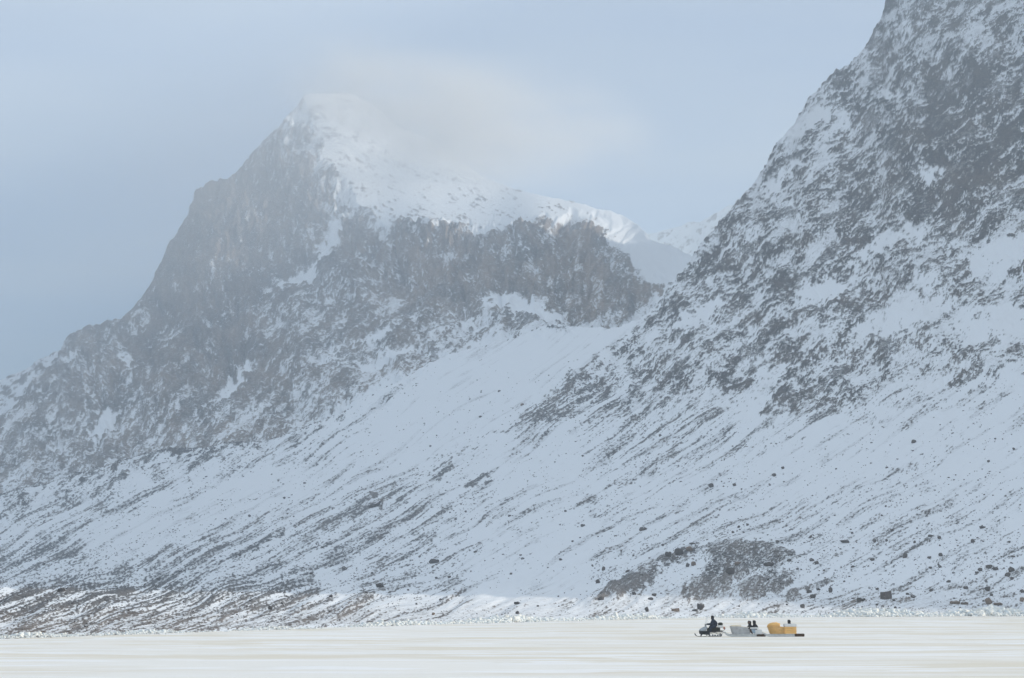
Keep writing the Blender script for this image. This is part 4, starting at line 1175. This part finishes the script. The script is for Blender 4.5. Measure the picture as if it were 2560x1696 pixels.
gb.inputs['Alpha'].default_value = 0.28
gb.inputs['Roughness'].default_value = 0.15
M_GLASS = mg

# --- snowmobile (nose to the left; x runs backwards from the ski tip, y away from the viewer, z up)
sm = tag(empty('snowmobile', 1736.5), 'black snowmobile with pale grey cowl towing two sleds across the ice', 'snowmobile')
def zq(v): return (1060 - v) * U / 14.79           # photo row in the close-up -> height
def xq(v): return (v - 245) * U / 14.79
for sy in (-0.42, 0.42):
    prof = [(0.0, 0.24), (0.03, 0.27), (0.10, 0.15), (0.22, 0.055), (0.40, 0.03), (0.95, 0.03), (1.02, 0.045), (1.02, 0.0), (0.30, 0.0), (0.16, 0.05), (0.06, 0.13)]
    sk = MB().prism(prof, sy - 0.065, sy + 0.065).build('ski', M_BLACK, sm)
    MB().tube([(0.02, sy - 0.05, 0.26), (0.06, sy, 0.31), (0.02, sy + 0.05, 0.26)], 0.012).build('ski_loop', M_STEEL, sk)
    MB().tube([(0.55, sy, 0.03), (0.62, sy * 0.8, 0.30), (0.72, sy * 0.6, 0.42)], [0.035, 0.03, 0.03]).tube([(0.56, sy, 0.10), (0.85, sy * 0.5, 0.34)], 0.018).build('ski_leg', M_BLACK, sm)
cowl = [(xq(400), zq(850)), (xq(430), zq(800)), (xq(500), zq(745)), (xq(590), zq(705)), (xq(690), zq(690)), (xq(720), zq(740)), (xq(640), zq(860))]
hd = MB().prism(cowl, -0.40, 0.40, lambda x, z: 0.72 + 0.28 * min(1, max(0, (x - 0.35) / 0.5)) - 0.28 * max(0, (z - 0.62) / 0.3), 0.03).build('cowl', M_HOOD, sm, True)
MB().ball((xq(440), -0.14, zq(815)), (0.05, 0.09, 0.04)).build('headlight', M_WHITEP, sm)
MB().ball((xq(440), 0.14, zq(815)), (0.05, 0.09, 0.04)).build('headlight', M_WHITEP, sm)
MB().prism([(xq(405), zq(852)), (xq(430), zq(970)), (xq(640), zq(990)), (xq(800), zq(1000)), (xq(800), zq(820)), (xq(640), zq(858))], -0.38, 0.38,
           lambda x, z: 0.78 + 0.22 * min(1, max(0, (x - 0.35) / 0.4)), 0.02).build('belly_pan', M_BLACK, sm)
MB().box((xq(600), -0.385, zq(930)), (0.30, 0.02, 0.10)).build('side_vent', M_RUBBER, sm)
# tall clear windshield, curved round the front
ws = []
for zz, back, half in ((zq(700), 0.0, 0.33), (zq(560), 0.03, 0.36), (zq(430), 0.10, 0.34), (zq(310), 0.18, 0.28)):
    ws.append([(xq(600) + back + 0.22 * (math.sin(a) ** 2), half * math.sin(a), zz) for a in [math.pi * (k / 10 - 0.5) for k in range(11)]])
t = bmesh.new(); rg = [[t.verts.new(p) for p in lp] for lp in ws]
for i in range(3):
    for k in range(10): t.faces.new((rg[i][k], rg[i][k + 1], rg[i + 1][k + 1], rg[i + 1][k]))
bmesh.ops.solidify(t, geom=t.faces[:], thickness=0.006)
w_ = MB(); w_._take(t); w_.build('windshield', M_GLASS, sm, True)
hb = MB().tube([(xq(690), -0.40, zq(600)), (xq(665), -0.15, zq(615)), (xq(665), 0.15, zq(615)), (xq(690), 0.40, zq(600))], 0.016).tube([(xq(665), 0, zq(615)), (xq(640), 0, zq(720))], 0.03).build('handlebar', M_BLACK, sm)
for sy in (-0.36, 0.36):
    MB().tube([(xq(684), sy * 0.85, zq(603)), (xq(693), sy * 1.16, zq(599))], 0.022).build('grip', M_RUBBER, hb)
MB().box((xq(650), 0, zq(640)), (0.10, 0.34, 0.16), (0, R(-25), 0), 0.02).build('instrument_pod', M_BLACK, sm)
seatp = [(xq(700), zq(760)), (xq(760), zq(735)), (xq(900), zq(722)), (xq(1080), zq(715)), (xq(1180), zq(722)), (xq(1190), zq(830)), (xq(700), zq(840))]
MB().prism(seatp, -0.20, 0.20, lambda x, z: 1.0 if z > 0.7 else 1.15, 0.03).build('seat', M_OLIVE, sm)
MB().prism([(xq(680), zq(838)), (xq(1250), zq(832)), (xq(1290), zq(850)), (xq(1250), zq(885)), (xq(700), zq(900))], -0.27, 0.27, None, 0.01).build('tunnel', M_BLACK, sm)
# track: a belt loop with lugs
bel = [(xq(640), zq(975)), (xq(700), zq(1040)), (xq(760), zq(1060)), (xq(1190), zq(1060)), (xq(1245), zq(1040)), (xq(1250), zq(985)), (xq(1200), zq(935)), (xq(1100), zq(915)), (xq(760), zq(915)), (xq(680), zq(920))]
cxm = sum(p[0] for p in bel) / len(bel); czm = 0.17
inn = [(cxm + (x - cxm) * 0.955, czm + (z - czm) * 0.74) for x, z in bel]
tr = MB()
lo = []
for yy in (-0.19, 0.19):
    lo.append([(x, yy, z) for x, z in bel]); 
tr.loft([lo[0], lo[1]])
li = [[(x, yy, z) for x, z in inn] for yy in (-0.19, 0.19)]
tr.loft([li[0], li[1]]); tr.loft([lo[0], li[0]]); tr.loft([lo[1], li[1]])
track = tr.build('track', M_RUBBER, sm)
for k in range(9):
    MB().box((xq(760) + k * 0.13, 0, 0.012), (0.022, 0.37, 0.03)).build('lug', M_RUBBER, track)
for sy in (-0.13, 0.13):
    for k, (xx, zz, r_) in enumerate(((800, 1012, 0.075), (905, 1022, 0.07), (1000, 1018, 0.08), (1095, 1022, 0.07), (1185, 1000, 0.095))):
        wh = MB().disc((xq(xx), sy * 1.55, zq(zz)), r_, 0.04).build('wheel', M_STEEL, sm)
        MB().disc((xq(xx), sy * 1.55 + math.copysign(0.022, sy), zq(zz)), r_ * 0.4, 0.02, 10).build('hub', M_BLACK, wh)
MB().tube([(xq(760), -0.21, zq(905)), (xq(1000), -0.21, zq(1030))], 0.018).tube([(xq(950), -0.21, zq(905)), (xq(1180), -0.21, zq(1010))], 0.018).build('suspension_arm', M_STEEL, sm)
for sy in (-0.33, 0.33):
    MB().box((xq(860), sy, zq(895)), (0.85, 0.14, 0.03)).build('running_board', M_BLACK, sm)
rk_ = MB()
for sy in (-0.22, 0.22):
    rk_.tube([(xq(1090), sy, zq(735)), (xq(1290), sy, zq(735)), (xq(1385), sy, zq(770)), (xq(1290), sy, zq(850))], 0.014)
for xx in (1110, 1190, 1285): rk_.tube([(xq(xx), -0.22, zq(735)), (xq(xx), 0.22, zq(735))], 0.012)
rk_.build('cargo_rack', M_STEEL, sm)
MB().box((xq(1345), 0, zq(800)), (0.05, 0.34, 0.08), (0, 0, 0), 0.01).build('tail_light', M_RED, sm)
MB().box((xq(1265), 0, zq(930)), (0.02, 0.40, 0.26), (0, R(-14), 0)).build('snow_flap', M_WHITEP, sm, label='white snow caked rear flap')
MB().tube([(xq(1240), 0, zq(880)), (xq(1400), 0, zq(900))], 0.025).build('hitch', M_STEEL, sm)

cb = MB().box((xq(1190), 0, zq(685)), (0.47, 0.44, 0.17), (0, 0, 0), 0.03).box((xq(1190), 0, zq(648)), (0.49, 0.46, 0.03), (0, 0, 0), 0.008).build('cargo_box', M_WHITEP)
cb.location = sm.location; tag(cb, 'small white cargo box strapped behind the snowmobile rider', 'box')
bg = MB().ball((xq(1195), 0, zq(600)), (0.235, 0.22, 0.145), 3).build('duffel_bag', M_OLIVE, None, True)
for sx in (-0.1, 0.1):
    MB().tube([(xq(1195) + sx, 0.225 * math.sin(a), zq(600) + 0.142 * math.cos(a)) for a in [math.pi * (k / 8 - 0.5) for k in range(9)]], 0.012).build('strap', M_BLACK, bg)
bg.location = sm.location; tag(bg, 'dark olive bag on top of the white box behind the rider', 'bag')
fc = MB().box((xq(1335), 0.02, zq(748)), (0.17, 0.30, 0.17), (0, R(12), 0), 0.03).build('fuel_can', M_RED)
MB().tube([(xq(1305), 0.02, zq(700)), (xq(1325), 0.02, zq(682)), (xq(1350), 0.02, zq(702))], 0.012).build('handle', M_RED, fc)
fc.location = sm.location; tag(fc, 'orange red fuel can at the tail of the snowmobile', 'can')

# --- people
def person(name, label, joints, edges, radii, mat, at, head, look, face=True, hood_mat=None, group=None):
    me = bpy.data.meshes.new(name)
    me.from_pydata([Vector(j) for j in joints], edges, [])
    o = bpy.data.objects.new(name, me); link(o)
    sk = o.modifiers.new('skin', 'SKIN'); sk.use_smooth_shade = True
    if not me.skin_vertices:
        bm = bmesh.new(); bm.from_mesh(me); bm.verts.layers.skin.verify(); bm.to_mesh(me); bm.free()
    for i, r_ in enumerate(radii):
        sv = me.skin_vertices[0].data[i]; q_ = 1.95 if r_ > 0.15 else 1.4 if r_ > 0.045 else 1.1; sv.radius = (r_ * q_, r_ * q_); sv.use_root = (i == 0)
    o.modifiers.new('sub', 'SUBSURF').levels = 1; o.modifiers['sub'].render_levels = 1
    dg = bpy.context.evaluated_depsgraph_get()
    m2 = bpy.data.meshes.new_from_object(o.evaluated_get(dg))
    o.modifiers.clear(); o.data = m2
    m2.materials.clear(); m2.materials.append(mat)
    m2.polygons.foreach_set('use_smooth', np.ones(len(m2.polygons), bool))
    o.location = at
    hx, hy, hz = head; dx, dy = look
    # parka hood round the head, open to the front, with a fur edge
    hb_ = MB()
    loops = []
    for k in range(7):
        a = -0.95 + 1.9 * k / 6          # from back to front of the head
        rad = math.sqrt(max(0.02, 1 - (a * 0.98) ** 2)) if a < 0.2 else math.sqrt(max(0.02, 1 - 0.04 - 0.15 * (a - 0.2)))
        cx = hx + dx * a * 0.13; cyy = hy + dy * a * 0.13
        loops.append([(cx - dy * 0.135 * rad * math.cos(t_), cyy + dx * 0.135 * rad * math.cos(t_), hz + 0.01 + 0.155 * rad * math.sin(t_)) for t_ in [2 * math.pi * q / 12 for q in range(12)]])
    hb_.loft(loops, cap0=True)
    hd_ = hb_.build('hood', hood_mat or mat, o, True)
    tr_ = MB().tube([(hx + dx * .12 - dy * 0.125 * math.cos(t_), hy + dy * .12 + dx * 0.125 * math.cos(t_), hz + 0.01 + 0.145 * math.sin(t_)) for t_ in [2 * math.pi * q / 14 for q in range(15)]], 0.028, 6).build('fur_trim', M_FUR, hd_, True)
    if face:
        fb = MB().ball((hx + dx * 0.055, hy + dy * 0.055, hz), (0.082, 0.080, 0.112), 2)
        fb.ball((hx + dx * 0.142, hy + dy * 0.142, hz - 0.012), (0.020, 0.018, 0.026), 1)
        for s_ in (-1, 1):
            fb.ball((hx + dx * 0.128 - dy * 0.034 * s_, hy + dy * 0.128 + dx * 0.034 * s_, hz - 0.005), (0.014, 0.014, 0.010), 1)
        fb.ball((hx + dx * 0.125, hy + dy * 0.125, hz - 0.058), (0.016, 0.020, 0.008), 1)
        fb.build('face', M_SKIN, o, True)
    tag(o, label, 'person', group)
    return o

def hand(joints, edges, radii, wrist_i, wp, d, side):
    """palm, four unequal fingers curled down and a thumb, in a mitten-thick glove"""
    d = Vector(d).normalized(); s = Vector((0, side, 0)); dn = Vector((0, 0, -1))
    p = Vector(wp) + d * 0.07
    joints.append(tuple(p)); edges.append((wrist_i, len(joints) - 1)); radii.append(0.040); pi = len(joints) - 1
    for k, ln in enumerate((0.040, 0.046, 0.043, 0.034)):
        b = p + d * 0.035 + s * (k - 1.5) * 0.022
        joints.append(tuple(b)); radii.append(0.0105); edges.append((pi, len(joints) - 1))
        joints.append(tuple(b + d * ln * 0.7 + dn * 0.012)); radii.append(0.010); edges.append((len(joints) - 2, len(joints) - 1))
        joints.append(tuple(b + d * ln * 0.6 + dn * 0.045)); radii.append(0.009); edges.append((len(joints) - 2, len(joints) - 1))
    tb = p - s * 0.035 + d * 0.0
    joints.append(tuple(tb)); radii.append(0.012); edges.append((pi, len(joints) - 1))
    joints.append(tuple(tb - s * 0.012 + d * 0.04 + dn * 0.02)); radii.append(0.010); edges.append((len(joints) - 2, len(joints) - 1))

# rider: astride the seat, leaning a little forward, both hands on the bar, feet on the boards
def rider():
    hipx, hipz = xq(985), zq(700) + 0.02
    J = [(hipx, 0, hipz), (hipx - 0.03, 0, hipz + 0.22), (hipx - 0.10, 0, hipz + 0.44), (hipx - 0.14, 0, hipz + 0.53), (hipx - 0.17, 0, hipz + 0.64), (hipx - 0.17, 0, hipz + 0.74), (hipx - 0.165, 0, hipz + 0.84)]
    E = [(0, 1), (1, 2), (2, 3), (3, 4), (4, 5), (5, 6)]
    Rr = [0.20, 0.215, 0.20, 0.14, 0.075, 0.105, 0.085]
    for sd in (-1, 1):
        n = len(J)
        J += [(hipx - 0.10, sd * 0.22, hipz + 0.46), (hipx - 0.24, sd * 0.33, hipz + 0.22), (xq(745), sd * 0.37, zq(610)), (xq(715), sd * 0.36, zq(603))]
        E += [(2, n), (n, n + 1), (n + 1, n + 2), (n + 2, n + 3)]
        Rr += [0.105, 0.085, 0.065, 0.052]
        hand(J, E, Rr, n + 3, J[n + 3], (-1, 0, 0.0), sd)
        n = len(J)
        J += [(hipx - 0.04, sd * 0.15, hipz - 0.03), (hipx - 0.42, sd * 0.30, hipz - 0.03), (hipx - 0.38, sd * 0.34, hipz - 0.38), (hipx - 0.36, sd * 0.35, zq(895) + 0.08), (hipx - 0.54, sd * 0.36, zq(895) + 0.055)]
        E += [(0, n), (n, n + 1), (n + 1, n + 2), (n + 2, n + 3), (n + 3, n + 4)]
        Rr += [0.13, 0.105, 0.085, 0.07, 0.055]
    person('person', 'person in navy snowsuit and hood sitting on and steering the snowmobile', J, E, Rr, M_NAVY, sm.location, (hipx - 0.17, 0, hipz + 0.79), (-1, 0), True, M_BLACKC)
rider()

def passenger(label, at, hipx, y0, floor, height, lean, look, side_arm=1):
    """sitting on the sled floor, knees drawn up, arms folded on the lap; faces the bow"""
    h = height
    J = [(hipx, y0, floor + 0.13), (hipx + lean * .35, y0, floor + 0.13 + .26 * h), (hipx + lean * .7, y0, floor + 0.13 + .50 * h), (hipx + lean * .8, y0, floor + .13 + .58 * h), (hipx + lean, y0, floor + .13 + .70 * h), (hipx + lean, y0, floor + .13 + .80 * h), (hipx + lean, y0, floor + .13 + .90 * h)]
    E = [(0, 1), (1, 2), (2, 3), (3, 4), (4, 5), (5, 6)]
    Rr = [0.19, 0.20, 0.175, 0.13, 0.08, 0.105, 0.085]
    for sd in (-1, 1):
        n = len(J)
        J += [(hipx + lean * .7, y0 + sd * 0.19, floor + .13 + .50 * h), (hipx + lean * .5 - .10, y0 + sd * .27, floor + .13 + .24 * h), (hipx - 0.33, y0 + sd * 0.16, floor + .33), (hipx - 0.38, y0 + sd * .12, floor + .34)]
        E += [(2, n), (n, n + 1), (n + 1, n + 2), (n + 2, n + 3)]
        Rr += [0.095, 0.08, 0.06, 0.05]
        hand(J, E, Rr, n + 3, J[n + 3], (-1, -0.25 * sd, 0.0), sd)
        n = len(J)
        J += [(hipx - .08, y0 + sd * .12, floor + .13), (hipx - .50, y0 + sd * .15, floor + .36), (hipx - .82, y0 + sd * .15, floor + .12), (hipx - 1.0, y0 + sd * .15, floor + .17)]
        E += [(0, n), (n, n + 1), (n + 1, n + 2), (n + 2, n + 3)]
        Rr += [0.12, 0.095, 0.07, 0.055]
    return person('person', label, J, E, Rr, M_BLACKC, at, (hipx + lean, y0, floor + .13 + .85 * h), look, True)

# --- sleds
def zs(v): return (603 - v) * U / 6.575
def sled(name, px0, x0, label, hull, hull_mat, side_mat, dome, dome_mat):
    """x0: close-up column of the runner tip"""
    root = tag(empty(name, px0), label, 'sled')
    def xs_(v): return (v - x0) * U / 6.575
    return root, xs_
def runner(root, xa, xb, sy, h):
    L = xb - xa
    prof = [(xa, 0.36), (xa + 0.04, 0.40), (xa + 0.28, h + 0.10), (xa + 0.55, h), (xb, h), (xb, 0.02), (xb - 0.03, 0.0), (xa + 0.62, 0.0), (xa + 0.40, 0.04), (xa + 0.18, 0.16)]
    r_ = MB().prism(prof, sy - 0.028, sy + 0.028).build('runner', M_RUNNER, root)
    MB().prism([(xa + 0.62, 0.002), (xb - .04, 0.002), (xb - .04, 0.02), (xa + 0.62, 0.02)], sy - 0.034, sy + 0.034).build('runner_shoe', M_STEEL, r_)
    return r_
def superloop(xa, xb, w, z, n=28, bow=2.4):
    """plan outline of a tub: round bow at xa, squared stern at xb"""
    pts = []
    for k in range(n):
        a = 2 * math.pi * k / n
        c, s = math.cos(a), math.sin(a)
        e = 2 / (bow if c < 0 else 7.0)
        e2 = 2 / (2.6 if c < 0 else 7.0)
        x = (xa + xb) / 2 + math.copysign(abs(c) ** e, c) * (xb - xa) / 2
        y = math.copysign(abs(s) ** e2, s) * w / 2
        pts.append((x, y, z(x) if callable(z) else z))
    return pts
def tub(root, bottom, top, zb, ztop, wb, wt, mat, rim_mat, planks):
    (ba, bb), (ta, tb_) = bottom, top
    m = MB(); lp = []
    for k in range(planks + 1):
        f = k / planks
        def zf(x, f=f): return zb + (ztop(x) - zb) * f
        lp.append(superloop(ba + (ta - ba) * f, bb + (tb_ - bb) * f, wb + (wt - wb) * f, zf))
    body = None
    for k in range(planks):
        b = MB()
        a0, a1 = lp[k], lp[k + 1]
        cx = (ba + bb) / 2
        ins = lambda P, t: [(cx + (x - cx) * (1 - t), y * (1 - t * 1.6), z) for x, y, z in P]
        gap = 0.006
        a1 = [(x, y, z - gap) for x, y, z in a1]
        b.loft([ins(a0, .03), a0, a1, ins(a1, .03)])
        b.build('side_plank', mat, root)
    fl = MB(); fl.loft([[(x, y, z) for x, y, z in lp[0]], [(x, y, z + 0.02) for x, y, z in lp[0]]], cap0=True, cap1=True)
    fl.build('floor', mat, root)
    rim = MB(); ringp = lp[-1] + [lp[-1][0]]
    rim.tube(ringp, 0.02, 6); rim.build('rim', rim_mat, root)

def deck(root, xa, xb, h, n, mat):
    for k in range(n):
        x = xa + (xb - xa) * (k + 0.5) / n
        MB().box((x, 0, h + 0.018), ((xb - xa) / n * 0.62, 0.92, 0.03)).build('cross_slat', mat, root)

def bow_dome(root, xa, xb, z0, zt, w, mat, name='bow_hood'):
    """raised rounded bow panel, standing on the rim and open to the back"""
    loops = []
    for k in range(7):
        f = k / 6
        rz = math.sin(f * math.pi / 2); cc = math.cos(f * math.pi / 2)
        loops.append([(xb - (xb - xa) * (0.25 + 0.75 * cc ** 0.7) * math.cos(a) ** 0.8 * 1.0 if abs(math.cos(a)) > 1e-6 else xb,
                       math.sin(a) * w / 2 * (0.55 + 0.45 * cc), z0 + (zt - z0) * rz * (0.75 + 0.25 * math.cos(a))) for a in [math.pi * (q / 14 - 0.5) * 0.999 for q in range(15)]])
    t = bmesh.new(); rg = [[t.verts.new(p) for p in lp] for lp in loops]
    for i in range(6):
        for k in range(14): t.faces.new((rg[i][k], rg[i][k + 1], rg[i + 1][k + 1], rg[i + 1][k]))
    bmesh.ops.remove_doubles(t, verts=t.verts, dist=0.001)
    bmesh.ops.recalc_face_normals(t, faces=t.faces)
    bmesh.ops.solidify(t, geom=t.faces[:], thickness=0.015)
    b = MB(); b._take(t); return b.build(name, mat, root, True)

def tail(root, xa, xb, h, mat):
    for sy in (-0.36, 0.36):
        MB().prism([(xa, h), (xb - 0.02, h), (xb, h - 0.03), (xb, 0.05), (xb - 0.06, 0.0), (xa, 0.0)], sy - 0.03, sy + 0.03).build('runner_tail', mat, root)
    for k in range(3):
        MB().box((xa + (xb - xa) * (k + 0.5) / 3, 0, h + 0.016), ((xb - xa) / 3 * 0.7, 0.86, 0.03)).build('tail_slat', mat, root)

# first sled: weathered grey tub
s1, x1 = sled('cargo_sled', 1700 + 722 / 6.575, 722, 'weathered grey plywood sled with two passengers behind the snowmobile', None, None, None, None, None)
for sy in (-0.38, 0.38): runner(s1, x1(722), x1(1250), sy, 0.20)
deck(s1, x1(800), x1(1340), 0.20, 11, M_RUNNER)
zt1 = lambda x: zs(432) - 0.10 * sstep(x1(900), x1(1120), np.array(x)).item()
tub(s1, (x1(852), x1(1150)), (x1(815), x1(1150)), 0.24, zt1, 0.74, 0.90, M_GWOOD, M_CREAM, 4)
bow_dome(s1, x1(822), x1(1000), zs(436), zs(408), 0.84, M_CREAM)
MB().box((x1(1195), 0, zs(515)), (x1(1228) - x1(1160), 0.80, zs(482) - zs(552)), (0, 0, 0), 0.012).build('rear_panel', M_BLUEG, s1, label='blue grey panel behind the tub')
MB().box((x1(1210), 0, zs(464)), (x1(1290) - x1(1130), 0.86, 0.13), (0, 0, 0), 0.03).build('cushion', M_TARP, s1, label='white pad across the sled behind the passengers')
MB().prism([(x1(1135), zs(480)), (x1(1160), zs(480)), (x1(1190), zs(560)), (x1(1172), zs(560))], -0.44, -0.41).build('brace', M_BROWN, s1)
tail(s1, x1(1256), x1(1400), zs(568), M_BROWN)
MB().tube([(x1(735), -0.3, 0.34), (x1(700), -0.1, 0.33), (x1(668), 0.0, 0.36), (x1(640), 0, 0.39)], 0.012).tube([(x1(735), 0.3, 0.34), (x1(700), 0.1, 0.33), (x1(668), 0, 0.36)], 0.012).build('tow_rope', M_ROPE, s1)
wb_ = MB().box((0, 0, 0.17), (x1(1340) - x1(1222), 0.72, 0.34), (0, 0, 0), 0.02).build('cooler_box', M_TARP)
MB().box((0, 0, 0.355), (x1(1340) - x1(1222) + 0.02, 0.74, 0.05), (0, 0, 0), 0.012).build('lid', M_TARP, wb_)
wb_.location = s1.location + Vector((x1(1281), 0, 0.235)); tag(wb_, 'white box at the rear of the grey sled', 'box')
passenger('person in black parka sitting nearer the bow of the grey sled, legs stretched forward', s1.location, x1(1150), -0.10, 0.36, 0.86, -0.02, (-0.8, -0.6))
passenger('person in black parka sitting at the back of the grey sled', s1.location, x1(1238), 0.08, 0.42, 0.83, -0.07, (-1, 0))

# second sled: orange tub with a box seat
s2, x2 = sled('box_sled', 1700 + 1345 / 6.575, 1345, 'orange wooden box sled on pale runners at the end of the train', None, None, None, None, None)
for sy in (-0.38, 0.38): runner(s2, x2(1345), x2(1876), sy, 0.20)
deck(s2, x2(1440), x2(1876), 0.20, 9, M_RUNNER)
zt2 = lambda x: zs(432) - 0.10 * sstep(x2(1600), x2(1720), np.array(x)).item()
tub(s2, (x2(1475), x2(1740)), (x2(1428), x2(1740)), 0.24, zt2, 0.74, 0.92, M_ORANGE_SHADE, M_ORANGE, 4)
bow_dome(s2, x2(1432), x2(1640), zs(434), zs(370), 0.88, M_ORANGE)
xa, xb = x2(1712), x2(1900)
for k in range(4):
    za, zb = 0.25 + (zs(442) - 0.25) * k / 4, 0.25 + (zs(442) - 0.25) * (k + 1) / 4
    pl = MB()
    wv = 0.94
    pl.box(((xa + xb) / 2, -wv / 2, (za + zb) / 2), (xb - xa, 0.02, zb - za - 0.008)).box(((xa + xb) / 2, wv / 2, (za + zb) / 2), (xb - xa, 0.02, zb - za - 0.008)).box((xb - 0.01, 0, (za + zb) / 2), (0.02, wv - 0.024, zb - za - 0.008))
    pl.build('box_plank', M_ORANGE, s2)
for (px_, py_) in ((xa, -0.475), (xb, -0.475), (xa, 0.475), (xb, 0.475)):
    MB().box((px_, py_, (0.25 + zs(442)) / 2), (0.04, 0.035, zs(442) - 0.25)).build('corner_post', M_ORANGE, s2)
cov_ = MB()
cov_.box(((xa + xb) / 2, -0.46, zs(418)), (xb - xa + 0.06, 0.10, 0.26), (0, 0, 0), 0.045).box(((xa + xb) / 2, 0.46, zs(418)), (xb - xa + 0.06, 0.10, 0.26), (0, 0, 0), 0.045).box((xb, 0, zs(418)), (0.10, 0.95, 0.25), (0, 0, 0), 0.045)
cov_.build('padded_cover', M_TARP, s2, label='white canvas padding along the top of the orange box')
tail(s2, x2(1885), x2(2036), zs(560), M_BROWN)
MB().tube([(x2(1358), -0.3, 0.34), (x2(1330), -0.08, 0.28), (x2(1300), 0, 0.26), (x2(1262), 0, 0.20)], 0.012).tube([(x2(1358), 0.3, 0.34), (x2(1330), 0.08, 0.28), (x2(1300), 0, 0.26)], 0.012).build('tow_rope', M_ROPE, s2)
passenger('person in black hood sitting inside the orange box sled, only the head showing', s2.location, x2(1815), 0.0, 0.46, 0.84, -0.10, (-1, 0))

# faint blown snow and ski ruts behind the train are too thin to stand out; the ice keeps its own texture
print('all done', round(time.time() - T0, 1))
